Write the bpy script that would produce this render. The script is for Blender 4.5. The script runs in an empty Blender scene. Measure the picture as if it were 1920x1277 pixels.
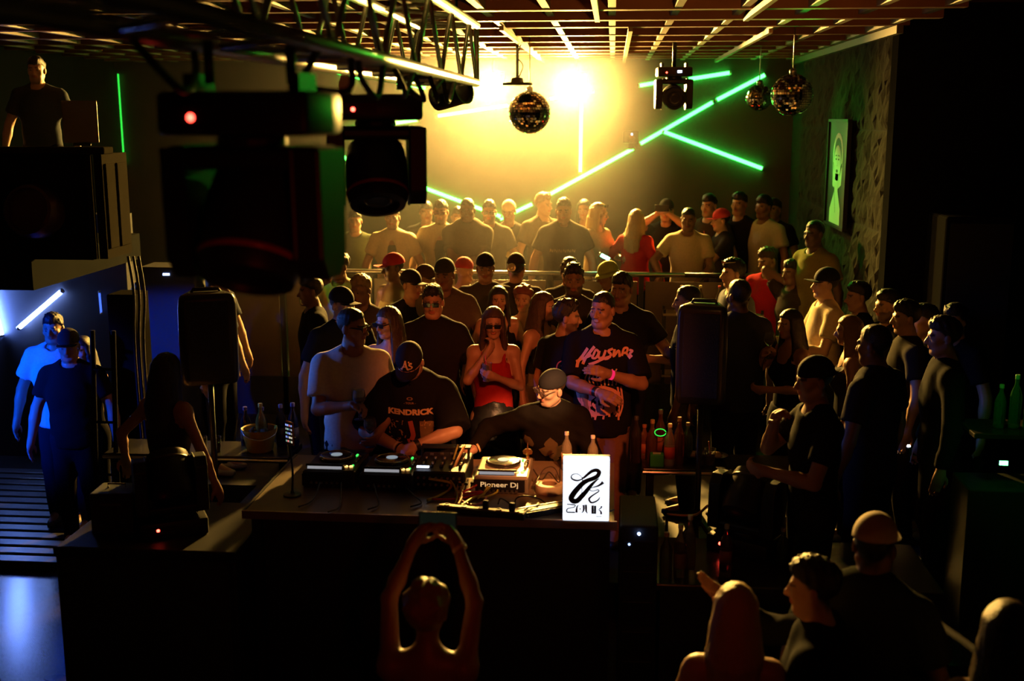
import bpy, bmesh, math, random
import numpy as np
from mathutils import Vector, Matrix
from mathutils.bvhtree import BVHTree

scene = bpy.context.scene
COL = scene.collection
random.seed(7)
RAD = math.radians

# ------------------------------------------------------------------ camera
F_PX = 2150.0                       # focal length in pixels of the 1920x1277 frame
EYE = Vector((0.0, 0.0, 3.3))       # photographer stands on a balcony, eye 3.3 m above the dance floor
PITCH = math.atan(418.0 / F_PX)
YAW = math.atan(190.0 / 2190.0)
cam_data = bpy.data.cameras.new('camera')
cam_data.sensor_width = 36.0
cam_data.lens = 36.0 * F_PX / 1920.0
cam_data.clip_start = 0.05
cam_data.clip_end = 100
cam_data.dof.use_dof = True
cam_data.dof.focus_distance = 7.9
cam_data.dof.aperture_fstop = 1.8
cam = bpy.data.objects.new('camera', cam_data)
COL.objects.link(cam)
cam.location = EYE
cam.rotation_euler = (math.pi / 2 - PITCH, 0, YAW)
scene.camera = cam
_R = Matrix.Rotation(YAW, 3, 'Z') @ Matrix.Rotation(math.pi / 2 - PITCH, 3, 'X')
C_RIGHT, C_UP, C_FWD = _R @ Vector((1, 0, 0)), _R @ Vector((0, 1, 0)), _R @ Vector((0, 0, -1))

def at(px, py, d):
    """point seen at photo pixel (px, py), d metres in front of the camera"""
    return EYE + d * (C_FWD + C_RIGHT * ((px - 960) / F_PX) + C_UP * ((638.5 - py) / F_PX))

def on_y(px, py, y):
    r = at(px, py, 1.0) - EYE
    return EYE + r * ((y - EYE.y) / r.y)

def on_z(px, py, z):
    r = at(px, py, 1.0) - EYE
    return EYE + r * ((z - EYE.z) / r.z)

def on_x(px, py, x):
    r = at(px, py, 1.0) - EYE
    return EYE + r * ((x - EYE.x) / r.x)

# ------------------------------------------------------------------ world, exposure
world = bpy.data.worlds.new('club_dark')
scene.world = world
world.use_nodes = True
world.node_tree.nodes['Background'].inputs[0].default_value = (0.02, 0.02, 0.03, 1)
world.node_tree.nodes['Background'].inputs[1].default_value = 0.004
scene.view_settings.view_transform = 'Standard'
scene.view_settings.look = 'None'
scene.view_settings.gamma = 1.0
scene.view_settings.exposure = 0.0
scene.view_settings.use_curve_mapping = False
try:
    scene.cycles.use_denoising = True
    scene.cycles.use_adaptive_sampling = True
    scene.cycles.adaptive_threshold = .1
    scene.cycles.adaptive_min_samples = 16
    scene.cycles.max_bounces = 6
    scene.cycles.diffuse_bounces = 1
    scene.cycles.glossy_bounces = 3
    scene.cycles.transmission_bounces = 6
    scene.cycles.volume_bounces = 0
    scene.cycles.transparent_max_bounces = 8
    scene.cycles.sample_clamp_indirect = 4.0
    scene.cycles.caustics_reflective = False
    scene.cycles.caustics_refractive = False
except Exception:
    pass

def spot(name, loc, target, color, power, angle, blend=0.5, radius=0.08):
    l = bpy.data.lights.new(name, 'SPOT')
    l.color = color
    l.energy = power
    l.spot_size = RAD(angle)
    l.spot_blend = blend
    l.shadow_soft_size = radius
    o = bpy.data.objects.new(name, l)
    COL.objects.link(o)
    o.location = loc
    o.rotation_euler = (Vector(target) - Vector(loc)).to_track_quat('-Z', 'Y').to_euler()
    return o

# ------------------------------------------------------------------ large lights
WALL_Y = 14.4
CEIL_Z = 3.92
LAMP_A = at(925, 156, 13.9)
LAMP_B = at(1080, 156, 13.9)
# two warm blinders at the back of the room, aimed over the crowd at the photographer
spot('blinder_light', LAMP_A + Vector((-.02, -.16, -.03)), (-2.4, 5.0, 1.2), (1, .54, .105), 5600, 96, .8, .09)
spot('blinder_light', LAMP_B + Vector((-.02, -.16, -.03)), (-1.4, 5.0, 1.2), (1, .54, .105), 6200, 88, .7, .09)
# red-orange wash from the front truss onto the decks
spot('red_wash_light', (.55, 2.7, 3.78), (-.50, 7.3, 1.62), (1, .18, .042), 560, 25, .7, .06)
# dimmer red wash from the balcony front
spot('red_fill_light', (.1, 1.0, 2.7), (-1.1, 7.8, 2.2), (1, .07, .02), 17, 70, .9, .06)
# blue washes from the side room on the left
spot('blue_wash_light', (-5.2, 7.2, 2.3), (-1.6, 7.4, 1.6), (.04, .2, 1), 300, 27, .8, .1)
spot('blue_room_light', (-6.6, 5.6, 2.4), (-4.2, 8.6, 1.2), (.0, .055, 1), 1900, 27, .8, .1)
# green washes: on the stone wall, and across the room onto the truss
spot('green_wash_light', (.7, 12.2, 3.8), (2.15, 10.8, 2.5), (.03, 1, .05), 160, 75, .9, .1)
spot('green_truss_light', (1.6, 9.6, 3.8), (-.8, 4.6, 3.3), (.06, 1, .05), 70, 44, .9, .1)
spot('green_left_light', (-4.4, 9.5, 3.4), (-2.5, 10.1, 1.5), (.06, 1, .05), 40, 34, .9, .08)
# amber fill added at the front to brighten the ceiling beams, no fixture
spot('ceiling_fill_light', (.6, 4.6, 3.3), (.5, 9.6, 4.0), (1, .36, .06), 60, 80, 1.0, .08)
# small warm work light over the right half of the table
spot('table_light', (1.0, 3.4, 3.8), (-.42, 6.62, 1.42), (1, .34, .09), 850, 16, .9, .04)
spot('face_fill_light', (1.0, 3.4, 3.82), (-.36, 6.98, 1.66), (1, .52, .20), 1700, 6, .8, .03)  # added narrow spot to brighten the reaching disc jockey's face, no fixture
HAZE_DENSITY = 0.0095
HAZE_G = 0.74
GREEN_S = 15.0

# ------------------------------------------------------------------ materials
_mats = {}
def mat(name, color, rough=0.6, metal=0.0, emit=None, strength=0.0, spec=0.5, noise=0.0, nscale=30.0, bump=0.0, trans=0.0, ior=1.45, coat=0.0):
    key = (name, tuple(color), rough, metal, strength)
    if key in _mats:
        return _mats[key]
    m = bpy.data.materials.new(name)
    m.use_nodes = True
    nt = m.node_tree
    b = nt.nodes['Principled BSDF']
    b.inputs['Base Color'].default_value = (*color, 1)
    b.inputs['Roughness'].default_value = rough
    b.inputs['Metallic'].default_value = metal
    b.inputs['Specular IOR Level'].default_value = spec
    b.inputs['Transmission Weight'].default_value = trans
    b.inputs['IOR'].default_value = ior
    b.inputs['Coat Weight'].default_value = coat
    if strength > 0:
        b.inputs['Emission Color'].default_value = (*(emit or color), 1)
        b.inputs['Emission Strength'].default_value = strength
    if noise > 0 or bump > 0:
        tc = nt.nodes.new('ShaderNodeTexCoord')
        nz = nt.nodes.new('ShaderNodeTexNoise')
        nz.inputs['Scale'].default_value = nscale
        nz.inputs['Detail'].default_value = 4
        nt.links.new(tc.outputs['Object'], nz.inputs['Vector'])
        if noise > 0:
            mx = nt.nodes.new('ShaderNodeMix')
            mx.data_type = 'RGBA'
            mx.inputs[6].default_value = (*[c * (1 - noise) for c in color], 1)
            mx.inputs[7].default_value = (*[min(1, c * (1 + noise)) for c in color], 1)
            nt.links.new(nz.outputs['Fac'], mx.inputs[0])
            nt.links.new(mx.outputs[2], b.inputs['Base Color'])
        if bump > 0:
            bp = nt.nodes.new('ShaderNodeBump')
            bp.inputs['Strength'].default_value = bump
            bp.inputs['Distance'].default_value = 0.02
            nt.links.new(nz.outputs['Fac'], bp.inputs['Height'])
            nt.links.new(bp.outputs['Normal'], b.inputs['Normal'])
    _mats[key] = m
    return m

def glow(name, color, strength):
    return mat(name, (.01, .01, .01), .5, emit=color, strength=strength)

def cloth(color, rough=.9):
    return mat('cloth', color, rough, spec=.06, noise=.18, nscale=60)

M_BLACK = mat('black_paint', (.012, .012, .013), .55, noise=.2, nscale=8)
M_BLACKGLOSS = mat('black_plastic', (.012, .012, .014), .45, spec=.35)
M_BLACKMETAL = mat('black_metal', (.03, .03, .032), .4, metal=.6)
M_METAL = mat('brushed_metal', (.55, .55, .56), .32, metal=1.0)
M_CHROME = mat('chrome', (.8, .8, .8), .12, metal=1.0)
M_RUBBER = mat('rubber', (.015, .015, .015), .7)
M_GLASS = mat('clear_glass', (.85, .9, .9), .05, trans=.9, ior=1.3)
M_LENS = mat('dark_lens', (.02, .02, .03), .08, coat=1.0)

# skin: tone, brows, lips and beard come from a colour attribute
M_SKIN = bpy.data.materials.new('skin')
M_SKIN.use_nodes = True
_b = M_SKIN.node_tree.nodes['Principled BSDF']
_b.inputs['Roughness'].default_value = .48
_at = M_SKIN.node_tree.nodes.new('ShaderNodeAttribute')
_at.attribute_name = 'tone'
_nz = M_SKIN.node_tree.nodes.new('ShaderNodeTexNoise')
_nz.inputs['Scale'].default_value = 120
_bp = M_SKIN.node_tree.nodes.new('ShaderNodeBump')
_bp.inputs['Strength'].default_value = .12
_bp.inputs['Distance'].default_value = .004
M_SKIN.node_tree.links.new(_at.outputs['Color'], _b.inputs['Base Color'])
M_SKIN.node_tree.links.new(_nz.outputs['Fac'], _bp.inputs['Height'])
M_SKIN.node_tree.links.new(_bp.outputs['Normal'], _b.inputs['Normal'])

def hair_mat(color):
    m = mat('hair', color, .42, noise=.35, nscale=140, bump=.35)
    return m

# ------------------------------------------------------------------ object helpers
def link(o, parent=None):
    COL.objects.link(o)
    if parent is not None:
        o.parent = parent
    return o

def tag(o, label=None, cat=None, group=None, kind=None):
    if label: o['label'] = label
    if cat: o['category'] = cat
    if group: o['group'] = group
    if kind: o['kind'] = kind
    return o

def empty(name, loc=(0, 0, 0), rz=0, label=None, cat=None, group=None):
    o = bpy.data.objects.new(name, None)
    o.empty_display_size = .1
    COL.objects.link(o)
    o.location = loc
    o.rotation_euler = (0, 0, rz)
    return tag(o, label, cat, group)

class MB:
    """collects simple shapes into one mesh"""
    def __init__(s):
        s.v = []; s.f = []
    def add(s, vs, fs):
        n = len(s.v)
        s.v += [tuple(v) for v in vs]
        s.f += [tuple(i + n for i in f) for f in fs]
        return s
    def box(s, c, size, R=None, bev=0.0):
        hx, hy, hz = [x / 2 for x in size]
        c = Vector(c)
        if bev <= 0:
            vs = [Vector((x, y, z)) for x in (-hx, hx) for y in (-hy, hy) for z in (-hz, hz)]
            fs = [(0, 1, 3, 2), (4, 6, 7, 5), (0, 4, 5, 1), (2, 3, 7, 6), (0, 2, 6, 4), (1, 5, 7, 3)]
        else:
            b = min(bev, hx * .95, hy * .95, hz * .95)
            bm = bmesh.new()
            bmesh.ops.create_cube(bm, size=1)
            for v in bm.verts: v.co = Vector((v.co.x * 2 * hx, v.co.y * 2 * hy, v.co.z * 2 * hz))
            bmesh.ops.bevel(bm, geom=bm.edges[:], offset=b, segments=2, affect='EDGES', profile=.5)
            bm.verts.index_update()
            vs = [v.co.copy() for v in bm.verts]
            fs = [tuple(v.index for v in f.verts) for f in bm.faces]
            bm.free()
        if R is not None: vs = [R @ v for v in vs]
        return s.add([v + c for v in vs], fs)
    def lathe(s, prof, c=(0, 0, 0), R=None, n=20):
        """prof: list of (r, z) from bottom to top"""
        c = Vector(c); vs = []; fs = []
        for r, z in prof:
            for i in range(n):
                a = 2 * math.pi * i / n
                v = Vector((r * math.cos(a), r * math.sin(a), z))
                vs.append((R @ v if R is not None else v) + c)
        m = len(prof)
        for j in range(m - 1):
            for i in range(n):
                k = (i + 1) % n
                fs.append((j * n + i, j * n + k, (j + 1) * n + k, (j + 1) * n + i))
        if prof[0][0] > 1e-6: fs.append(tuple(reversed(range(n))))
        if prof[-1][0] > 1e-6: fs.append(tuple((m - 1) * n + i for i in range(n)))
        return s.add(vs, fs)
    def tube(s, pts, r, n=8, r2=None):
        pts = [Vector(p) for p in pts]
        vs = []; fs = []
        up = Vector((0, 0, 1))
        m = len(pts)
        prev = None
        for j, p in enumerate(pts):
            t = (pts[min(j + 1, m - 1)] - pts[max(j - 1, 0)])
            if t.length < 1e-9: t = Vector((0, 0, 1))
            t.normalize()
            if prev is None:
                a = t.orthogonal().normalized()
            else:
                a = (prev - t * prev.dot(t))
                a = a.normalized() if a.length > 1e-6 else t.orthogonal().normalized()
            prev = a
            b = t.cross(a)
            rr = r if r2 is None else r + (r2 - r) * j / max(1, m - 1)
            for i in range(n):
                an = 2 * math.pi * i / n
                vs.append(p + a * (rr * math.cos(an)) + b * (rr * math.sin(an)))
        for j in range(m - 1):
            for i in range(n):
                k = (i + 1) % n
                fs.append((j * n + i, j * n + k, (j + 1) * n + k, (j + 1) * n + i))
        fs.append(tuple(reversed(range(n))))
        fs.append(tuple((m - 1) * n + i for i in range(n)))
        return s.add(vs, fs)
    def prism(s, poly, h0, h1, R=None, c=(0, 0, 0)):
        """poly in xy, extruded along z"""
        n = len(poly); c = Vector(c)
        vs = [Vector((x, y, h0)) for x, y in poly] + [Vector((x, y, h1)) for x, y in poly]
        if R is not None: vs = [R @ v for v in vs]
        fs = [tuple(reversed(range(n))), tuple(range(n, 2 * n))]
        for i in range(n):
            k = (i + 1) % n
            fs.append((i, k, n + k, n + i))
        return s.add([v + c for v in vs], fs)
    def build(s, name, m, parent=None, smooth=False, loc=None, angle=None):
        me = bpy.data.meshes.new(name)
        me.from_pydata([tuple(v) for v in s.v], [], s.f)
        me.update()
        if smooth:
            me.polygons.foreach_set('use_smooth', [True] * len(me.polygons))
            if angle:
                try: me.set_sharp_from_angle(angle=RAD(angle))
                except Exception: pass
        if m: me.materials.append(m)
        o = bpy.data.objects.new(name, me)
        link(o, parent)
        if loc is not None: o.location = loc
        return o

def spline(pts, n=8):
    """Catmull-Rom through pts"""
    P = [Vector(p) for p in pts]
    P = [P[0] * 2 - P[1]] + P + [P[-1] * 2 - P[-2]]
    out = []
    for i in range(1, len(P) - 2):
        for k in range(n):
            t = k / n
            a, b, c, d = P[i - 1], P[i], P[i + 1], P[i + 2]
            out.append(.5 * ((2 * b) + (c - a) * t + (2 * a - 5 * b + 4 * c - d) * t * t + (3 * b - a - 3 * c + d) * t ** 3))
    out.append(P[-2])
    return out

def rot(x=0, y=0, z=0):
    return Matrix.Rotation(RAD(z), 3, 'Z') @ Matrix.Rotation(RAD(y), 3, 'Y') @ Matrix.Rotation(RAD(x), 3, 'X')

def frame_to(direction, up=(0, 0, 1)):
    """3x3 whose z axis is direction"""
    z = Vector(direction).normalized()
    x = Vector(up).cross(z)
    if x.length < 1e-5: x = Vector((1, 0, 0))
    x.normalize()
    y = z.cross(x)
    return Matrix((x, y, z)).transposed()

def text_mesh(txt, size=1.0, bold=0.0, sx=1.0, shear=0.0):
    """flat text: vertices (x, y) centred, and faces"""
    c = bpy.data.curves.new('txt', 'FONT')
    c.body = txt
    c.size = size
    c.offset = bold
    c.shear = shear
    c.align_x = 'CENTER'
    c.align_y = 'CENTER'
    c.resolution_u = 3
    o = bpy.data.objects.new('txt', c)
    COL.objects.link(o)
    dg = bpy.context.evaluated_depsgraph_get()
    me = bpy.data.meshes.new_from_object(o.evaluated_get(dg))
    vs = [(v.co.x * sx, v.co.y) for v in me.vertices]
    fs = [tuple(p.vertices) for p in me.polygons]
    bpy.data.objects.remove(o)
    bpy.data.curves.remove(c)
    bpy.data.meshes.remove(me)
    return vs, fs

def ribbon(pts, widths, n=8):
    """flat ribbon along a smooth curve through 2-D pts with changing width"""
    P = spline([Vector((p[0], p[1], 0)) for p in pts], n)
    W = spline([Vector((w, 0, 0)) for w in widths], n)
    vs = []; fs = []
    for i, p in enumerate(P):
        t = P[min(i + 1, len(P) - 1)] - P[max(i - 1, 0)]
        nrm = Vector((-t.y, t.x, 0)).normalized()
        w = max(W[i].x, .0002) / 2
        vs.append((p.x + nrm.x * w, p.y + nrm.y * w))
        vs.append((p.x - nrm.x * w, p.y - nrm.y * w))
    for i in range(len(P) - 1):
        fs.append((2 * i, 2 * i + 1, 2 * i + 3, 2 * i + 2))
    return vs, fs

def flat_obj(name, shapes, m, parent, origin, ux, uy, off=.001):
    """flat print on a plane: shapes in (x, y), lifted off the surface by off"""
    ux = Vector(ux); uy = Vector(uy); nz = ux.cross(uy).normalized()
    mb = MB()
    for vs, fs in shapes:
        mb.add([Vector(origin) + ux * x + uy * y + nz * off for x, y in vs], fs)
    return mb.build(name, m, parent)

# ------------------------------------------------------------------ implicit surfaces (bodies, hair, cloth)
class SDF:
    def __init__(s):
        s.p = []; s.disp = None; s.clipall = None
    def rc(s, a, b, ra, rb, k=.02, clip=None, fr=None, sy=1.0, sub=False):
        s.p.append(('rc', np.array(a, float), np.array(b, float), ra, rb, k, clip, fr, sy, sub)); return s
    def el(s, c, r, k=.02, clip=None, fr=None, sub=False):
        s.p.append(('el', np.array(c, float), np.array(r, float), 0, 0, k, clip, fr, 1.0, sub)); return s
    @staticmethod
    def _bb(p):
        typ, a, b, ra, rb, k, clip, fr, sy, sub = p
        if typ == 'rc':
            lo = np.minimum(a - ra, b - rb); hi = np.maximum(a + ra, b + rb)
        else:
            lo = a - b; hi = a + b
        if fr is None: return lo, hi
        o, R = fr
        if typ == 'rc':
            A = o + R @ a; B = o + R @ b
            return np.minimum(A - ra, B - rb), np.maximum(A + ra, B + rb)
        A = o + R @ a; m = np.abs(R) @ b
        return A - m, A + m
    def build(s, name, m, parent, h, fine=(), tone=None, loc=None):
        lo = np.full(3, 9e9); hi = np.full(3, -9e9)
        for p in s.p:
            if p[9]: continue
            l, u = s._bb(p); lo = np.minimum(lo, l); hi = np.maximum(hi, u)
        lo = lo - 2.2 * h - .012; hi = hi + 2.2 * h + .012
        ax = []
        for i in range(3):
            iv = [(f[0][i], f[1][i], f[2]) for f in fine]
            xs = [lo[i]]
            while xs[-1] < hi[i]:
                x = xs[-1]; st = h
                for a, b, hf in iv:
                    if a <= x <= b: st = min(st, hf)
                    elif a > x: st = min(st, max(hf, a - x))
                xs.append(x + st)
            ax.append(np.array(xs))
        D = np.full([len(a) for a in ax], .2, np.float32)
        for p in s.p:
            typ, a, b, ra, rb, k, clip, fr, sy, sub = p
            l, u = s._bb(p)
            mg = k + 1.6 * h + .006
            sl = tuple(slice(max(0, np.searchsorted(ax[i], l[i] - mg) - 1), np.searchsorted(ax[i], u[i] + mg) + 1) for i in range(3))
            X = ax[0][sl[0]][:, None, None]; Y = ax[1][sl[1]][None, :, None]; Z = ax[2][sl[2]][None, None, :]
            if X.size == 0 or Y.size == 0 or Z.size == 0: continue
            if fr is not None:
                o, R = fr
                X = X - o[0]; Y = Y - o[1]; Z = Z - o[2]
                X, Y, Z = (R[0, 0] * X + R[1, 0] * Y + R[2, 0] * Z, R[0, 1] * X + R[1, 1] * Y + R[2, 1] * Z, R[0, 2] * X + R[1, 2] * Y + R[2, 2] * Z)
            if typ == 'rc':
                px, py, pz = X - a[0], (Y - a[1]) * sy, Z - a[2]
                ba = (b - a) * np.array([1, sy, 1]); L = ba @ ba + 1e-12
                t = np.clip((px * ba[0] + py * ba[1] + pz * ba[2]) / L, 0, 1)
                d = np.sqrt((px - t * ba[0]) ** 2 + (py - t * ba[1]) ** 2 + (pz - t * ba[2]) ** 2) - (ra + (rb - ra) * t)
                if sy > 1: d = d * .8
            else:
                px, py, pz = X - a[0], Y - a[1], Z - a[2]
                k0 = np.sqrt((px / b[0]) ** 2 + (py / b[1]) ** 2 + (pz / b[2]) ** 2) + 1e-9
                k1 = np.sqrt((px / b[0] ** 2) ** 2 + (py / b[1] ** 2) ** 2 + (pz / b[2] ** 2) ** 2) + 1e-9
                d = k0 * (k0 - 1) / k1
            if clip is not None: d = np.maximum(d, clip(X, Y, Z))
            cur = D[sl]
            if sub:
                d = -d
                hh = np.maximum(k - np.abs(cur - d), 0) / max(k, 1e-6)
                D[sl] = np.maximum(cur, d) + hh * hh * k * .25
            else:
                hh = np.maximum(k - np.abs(cur - d), 0) / max(k, 1e-6)
                D[sl] = np.minimum(cur, d) - hh * hh * k * .25
        if s.disp is not None or s.clipall is not None:
            X = ax[0][:, None, None]; Y = ax[1][None, :, None]; Z = ax[2][None, None, :]
            if s.disp is not None:
                idx = np.nonzero(np.abs(D) < .06)
                D[idx] += s.disp(ax[0][idx[0]], ax[1][idx[1]], ax[2][idx[2]])
            if s.clipall is not None:
                D = np.maximum(D, s.clipall(X, Y, Z)).astype(np.float32)
        return nets(name, D, ax, m, parent, tone, loc)

def nets(name, D, ax, m, parent, tone=None, loc=None):
    S = D < 0
    c = np.zeros(tuple(n - 1 for n in D.shape), np.int8)
    for i in (0, 1):
        for j in (0, 1):
            for k in (0, 1):
                c += S[i:D.shape[0] - 1 + i, j:D.shape[1] - 1 + j, k:D.shape[2] - 1 + k]
    act = (c > 0) & (c < 8)
    I = np.nonzero(act)
    n = len(I[0])
    vid = np.full(c.shape, -1, np.int32)
    vid[I] = np.arange(n)
    acc = np.zeros((n, 3)); cnt = np.zeros(n)
    corner = {(i, j, k): D[I[0] + i, I[1] + j, I[2] + k] for i in (0, 1) for j in (0, 1) for k in (0, 1)}
    for axis in range(3):
        for u in (0, 1):
            for w in (0, 1):
                c0 = [0, 0, 0]; c1 = [0, 0, 0]
                o = [q for q in range(3) if q != axis]
                c0[o[0]] = c1[o[0]] = u; c0[o[1]] = c1[o[1]] = w; c1[axis] = 1
                a = corner[tuple(c0)]; b = corner[tuple(c1)]
                x = (a < 0) != (b < 0)
                t = np.where(x, a / np.where(x, a - b, 1), 0)
                acc[:, axis] += np.where(x, t, 0)
                acc[:, o[0]] += np.where(x, u, 0)
                acc[:, o[1]] += np.where(x, w, 0)
                cnt += x
    acc /= np.maximum(cnt, 1)[:, None]
    V = np.empty((n, 3))
    for i in range(3):
        V[:, i] = ax[i][I[i]] + acc[:, i] * (ax[i][I[i] + 1] - ax[i][I[i]])
    quads = []
    for axis in range(3):
        sl0 = [slice(None)] * 3; sl1 = [slice(None)] * 3
        sl0[axis] = slice(0, -1); sl1[axis] = slice(1, None)
        a = S[tuple(sl0)]; b = S[tuple(sl1)]
        x = a != b
        e = np.nonzero(x)
        o = [(axis + 1) % 3, (axis + 2) % 3]
        ok = (e[o[0]] > 0) & (e[o[1]] > 0) & (e[o[0]] < D.shape[o[0]] - 1) & (e[o[1]] < D.shape[o[1]] - 1)
        e = [q[ok] for q in e]
        sg = a[tuple(e)]
        def cell(du, dv):
            q = [z.copy() for z in e]
            q[o[0]] = q[o[0]] - du; q[o[1]] = q[o[1]] - dv
            return vid[tuple(q)]
        Q = np.stack([cell(1, 1), cell(0, 1), cell(0, 0), cell(1, 0)], 1)
        Q = np.where(sg[:, None], Q, Q[:, ::-1])
        quads.append(Q)
    Q = np.concatenate(quads)
    Q = Q[(Q >= 0).all(1)]
    me = bpy.data.meshes.new(name)
    me.vertices.add(n)
    me.vertices.foreach_set('co', V.astype(np.float32).ravel())
    me.loops.add(Q.size)
    me.loops.foreach_set('vertex_index', Q.astype(np.int32).ravel())
    me.polygons.add(len(Q))
    me.polygons.foreach_set('loop_start', np.arange(0, Q.size, 4, dtype=np.int32))
    me.polygons.foreach_set('use_smooth', np.ones(len(Q), bool))
    me.update(calc_edges=True)
    me.validate()
    if tone is not None:
        at_ = me.color_attributes.new('tone', 'FLOAT_COLOR', 'POINT')
        colr = np.ones((n, 4), np.float32)
        colr[:, :3] = tone(V)
        at_.data.foreach_set('color', colr.ravel())
    me.materials.append(m)
    ob = bpy.data.objects.new(name, me)
    link(ob, parent)
    if loc is not None: ob.location = loc
    return ob

def wrinkle(amp, seed, fx=9, fz=16):
    r = random.Random(seed)
    ph = [r.uniform(0, 6.3) for _ in range(8)]
    def f(x, y, z):
        w = x + .35 * np.sin(5 * z + ph[0]) ; q = y + .3 * np.sin(4 * z + ph[1])
        v = np.sin(fx * 3.1 * w + fz * .6 * z + ph[2]) * np.sin(fz * 1.1 * z + 6 * x + ph[3]) + .7 * np.sin(fx * 2 * q - fz * .9 * z + 9 * x + ph[4]) + .5 * np.sin(fx * 5 * (w + q) + ph[5])
        return amp * v * .6
    return f

# ------------------------------------------------------------------ people
def npv(v): return np.array(v, float)
def Rx(a):
    c, s_ = math.cos(a), math.sin(a)
    return np.array([[1, 0, 0], [0, c, -s_], [0, s_, c]])
def Ry(a):
    c, s_ = math.cos(a), math.sin(a)
    return np.array([[c, 0, s_], [0, 1, 0], [-s_, 0, c]])
def Rz(a):
    c, s_ = math.cos(a), math.sin(a)
    return np.array([[c, -s_, 0], [s_, c, 0], [0, 0, 1]])
def nrm(v):
    return v / (np.linalg.norm(v) + 1e-9)

ARM = {  # wrist (for the arm on side s, body facing -y), elbow pole, curl, palm normal; metres for a 1.75 m figure
    'down': ((.335, -.05, .89), (.9, .8, 0), .35, (-1, 0, 0)),
    'hold': ((.11, -.30, 1.17), (.8, .5, -1), .8, (-.7, -.2, .2)),
    'low': ((.14, -.27, 1.03), (.8, .6, -.6), .6, (-1, .2, 0)),
    'drink': ((.07, -.21, 1.40), (.8, .1, -1), .8, (-.8, .3, 0)),
    'phone': ((.07, -.34, 1.55), (1, 0, -.6), .8, (-.9, -.1, .1)),
    'cross': ((-.10, -.21, 1.13), (.8, -.1, -.5), .4, (0, 1, 0)),
    'rail': ((.30, -.30, 1.02), (.9, .5, 0), .5, (0, 0, -1)),
    'up': ((.22, -.22, 1.86), (1, .3, -.2), .3, (0, -1, 0)),
    'back': ((.20, .10, .92), (.9, .8, 0), .4, (-1, 0, 0)),
}

def ik(S, W, l1, l2, pole):
    d = W - S; L = np.linalg.norm(d)
    mx = (l1 + l2) * .985
    if L > mx:
        W = S + d / L * mx; d = W - S; L = mx
    u = d / L
    a = (l1 * l1 - l2 * l2 + L * L) / (2 * L)
    h = math.sqrt(max(0, l1 * l1 - a * a))
    p = pole - u * (pole @ u)
    return S + u * a + nrm(p) * h, W

def add_hand(B, wr, fdir, pn, s, curl, k, fine=True):
    """palm, four fingers of different lengths with knuckle bends and a thumb from the side of the palm"""
    y = nrm(fdir); n = nrm(pn - y * (pn @ y)); x = np.cross(y, n)  # x: across the palm
    th = 1 if True else -1
    B.rc(wr, wr + y * .045 * k, .026 * k, .03 * k, .02)
    for i, fx in enumerate((-.027, -.009, .009, .027)):
        kn = wr + y * (.088 - .004 * abs(i - 1.3)) * k + x * fx * k
        B.rc(wr + y * .03 * k + x * fx * .6 * k, kn, .016 * k, .0125 * k, .016)
        ln = (.034, .042, .046, .041)[i] * k
        r0 = .0096 * k; r1 = .0072 * k
        a1 = curl * .9; a2 = curl * 1.9; a3 = curl * 2.5
        p0 = kn
        for a, q, ra, rb in ((a1, 1.0, r0, r0 * .94), (a2, .72, r0 * .94, r1 * 1.03), (a3, .55, r1 * 1.03, r1)):
            p1 = p0 + (y * math.cos(a) + n * math.sin(a)) * ln * q
            B.rc(p0, p1, ra, rb, .006)
            p0 = p1
    sd = s
    t0 = wr + y * .03 * k + x * sd * .026 * k
    t1 = t0 + (y * .55 + x * sd * .75 + n * .35) * .036 * k
    t2 = t1 + (y * .85 + x * sd * (.35 - .5 * curl) + n * (.2 + .6 * curl)) * .032 * k
    t3 = t2 + (y * .9 + x * sd * (.1 - .6 * curl) + n * (.1 + .7 * curl)) * .024 * k
    B.rc(t0, t1, .016 * k, .0125 * k, .012); B.rc(t1, t2, .0118 * k, .0105 * k, .006); B.rc(t2, t3, .0105 * k, .0085 * k, .006)
    return wr + y * .08 * k + n * .035 * k

TONES = {'light': (.55, .34, .24), 'tan': (.40, .225, .145), 'brown': (.22, .115, .07), 'dark': (.11, .055, .035)}
HAIRC = {'black': (.012, .010, .009), 'brown': (.05, .026, .013), 'blond': (.42, .28, .12), 'light': (.2, .12, .05), 'red': (.16, .04, .02)}

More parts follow.
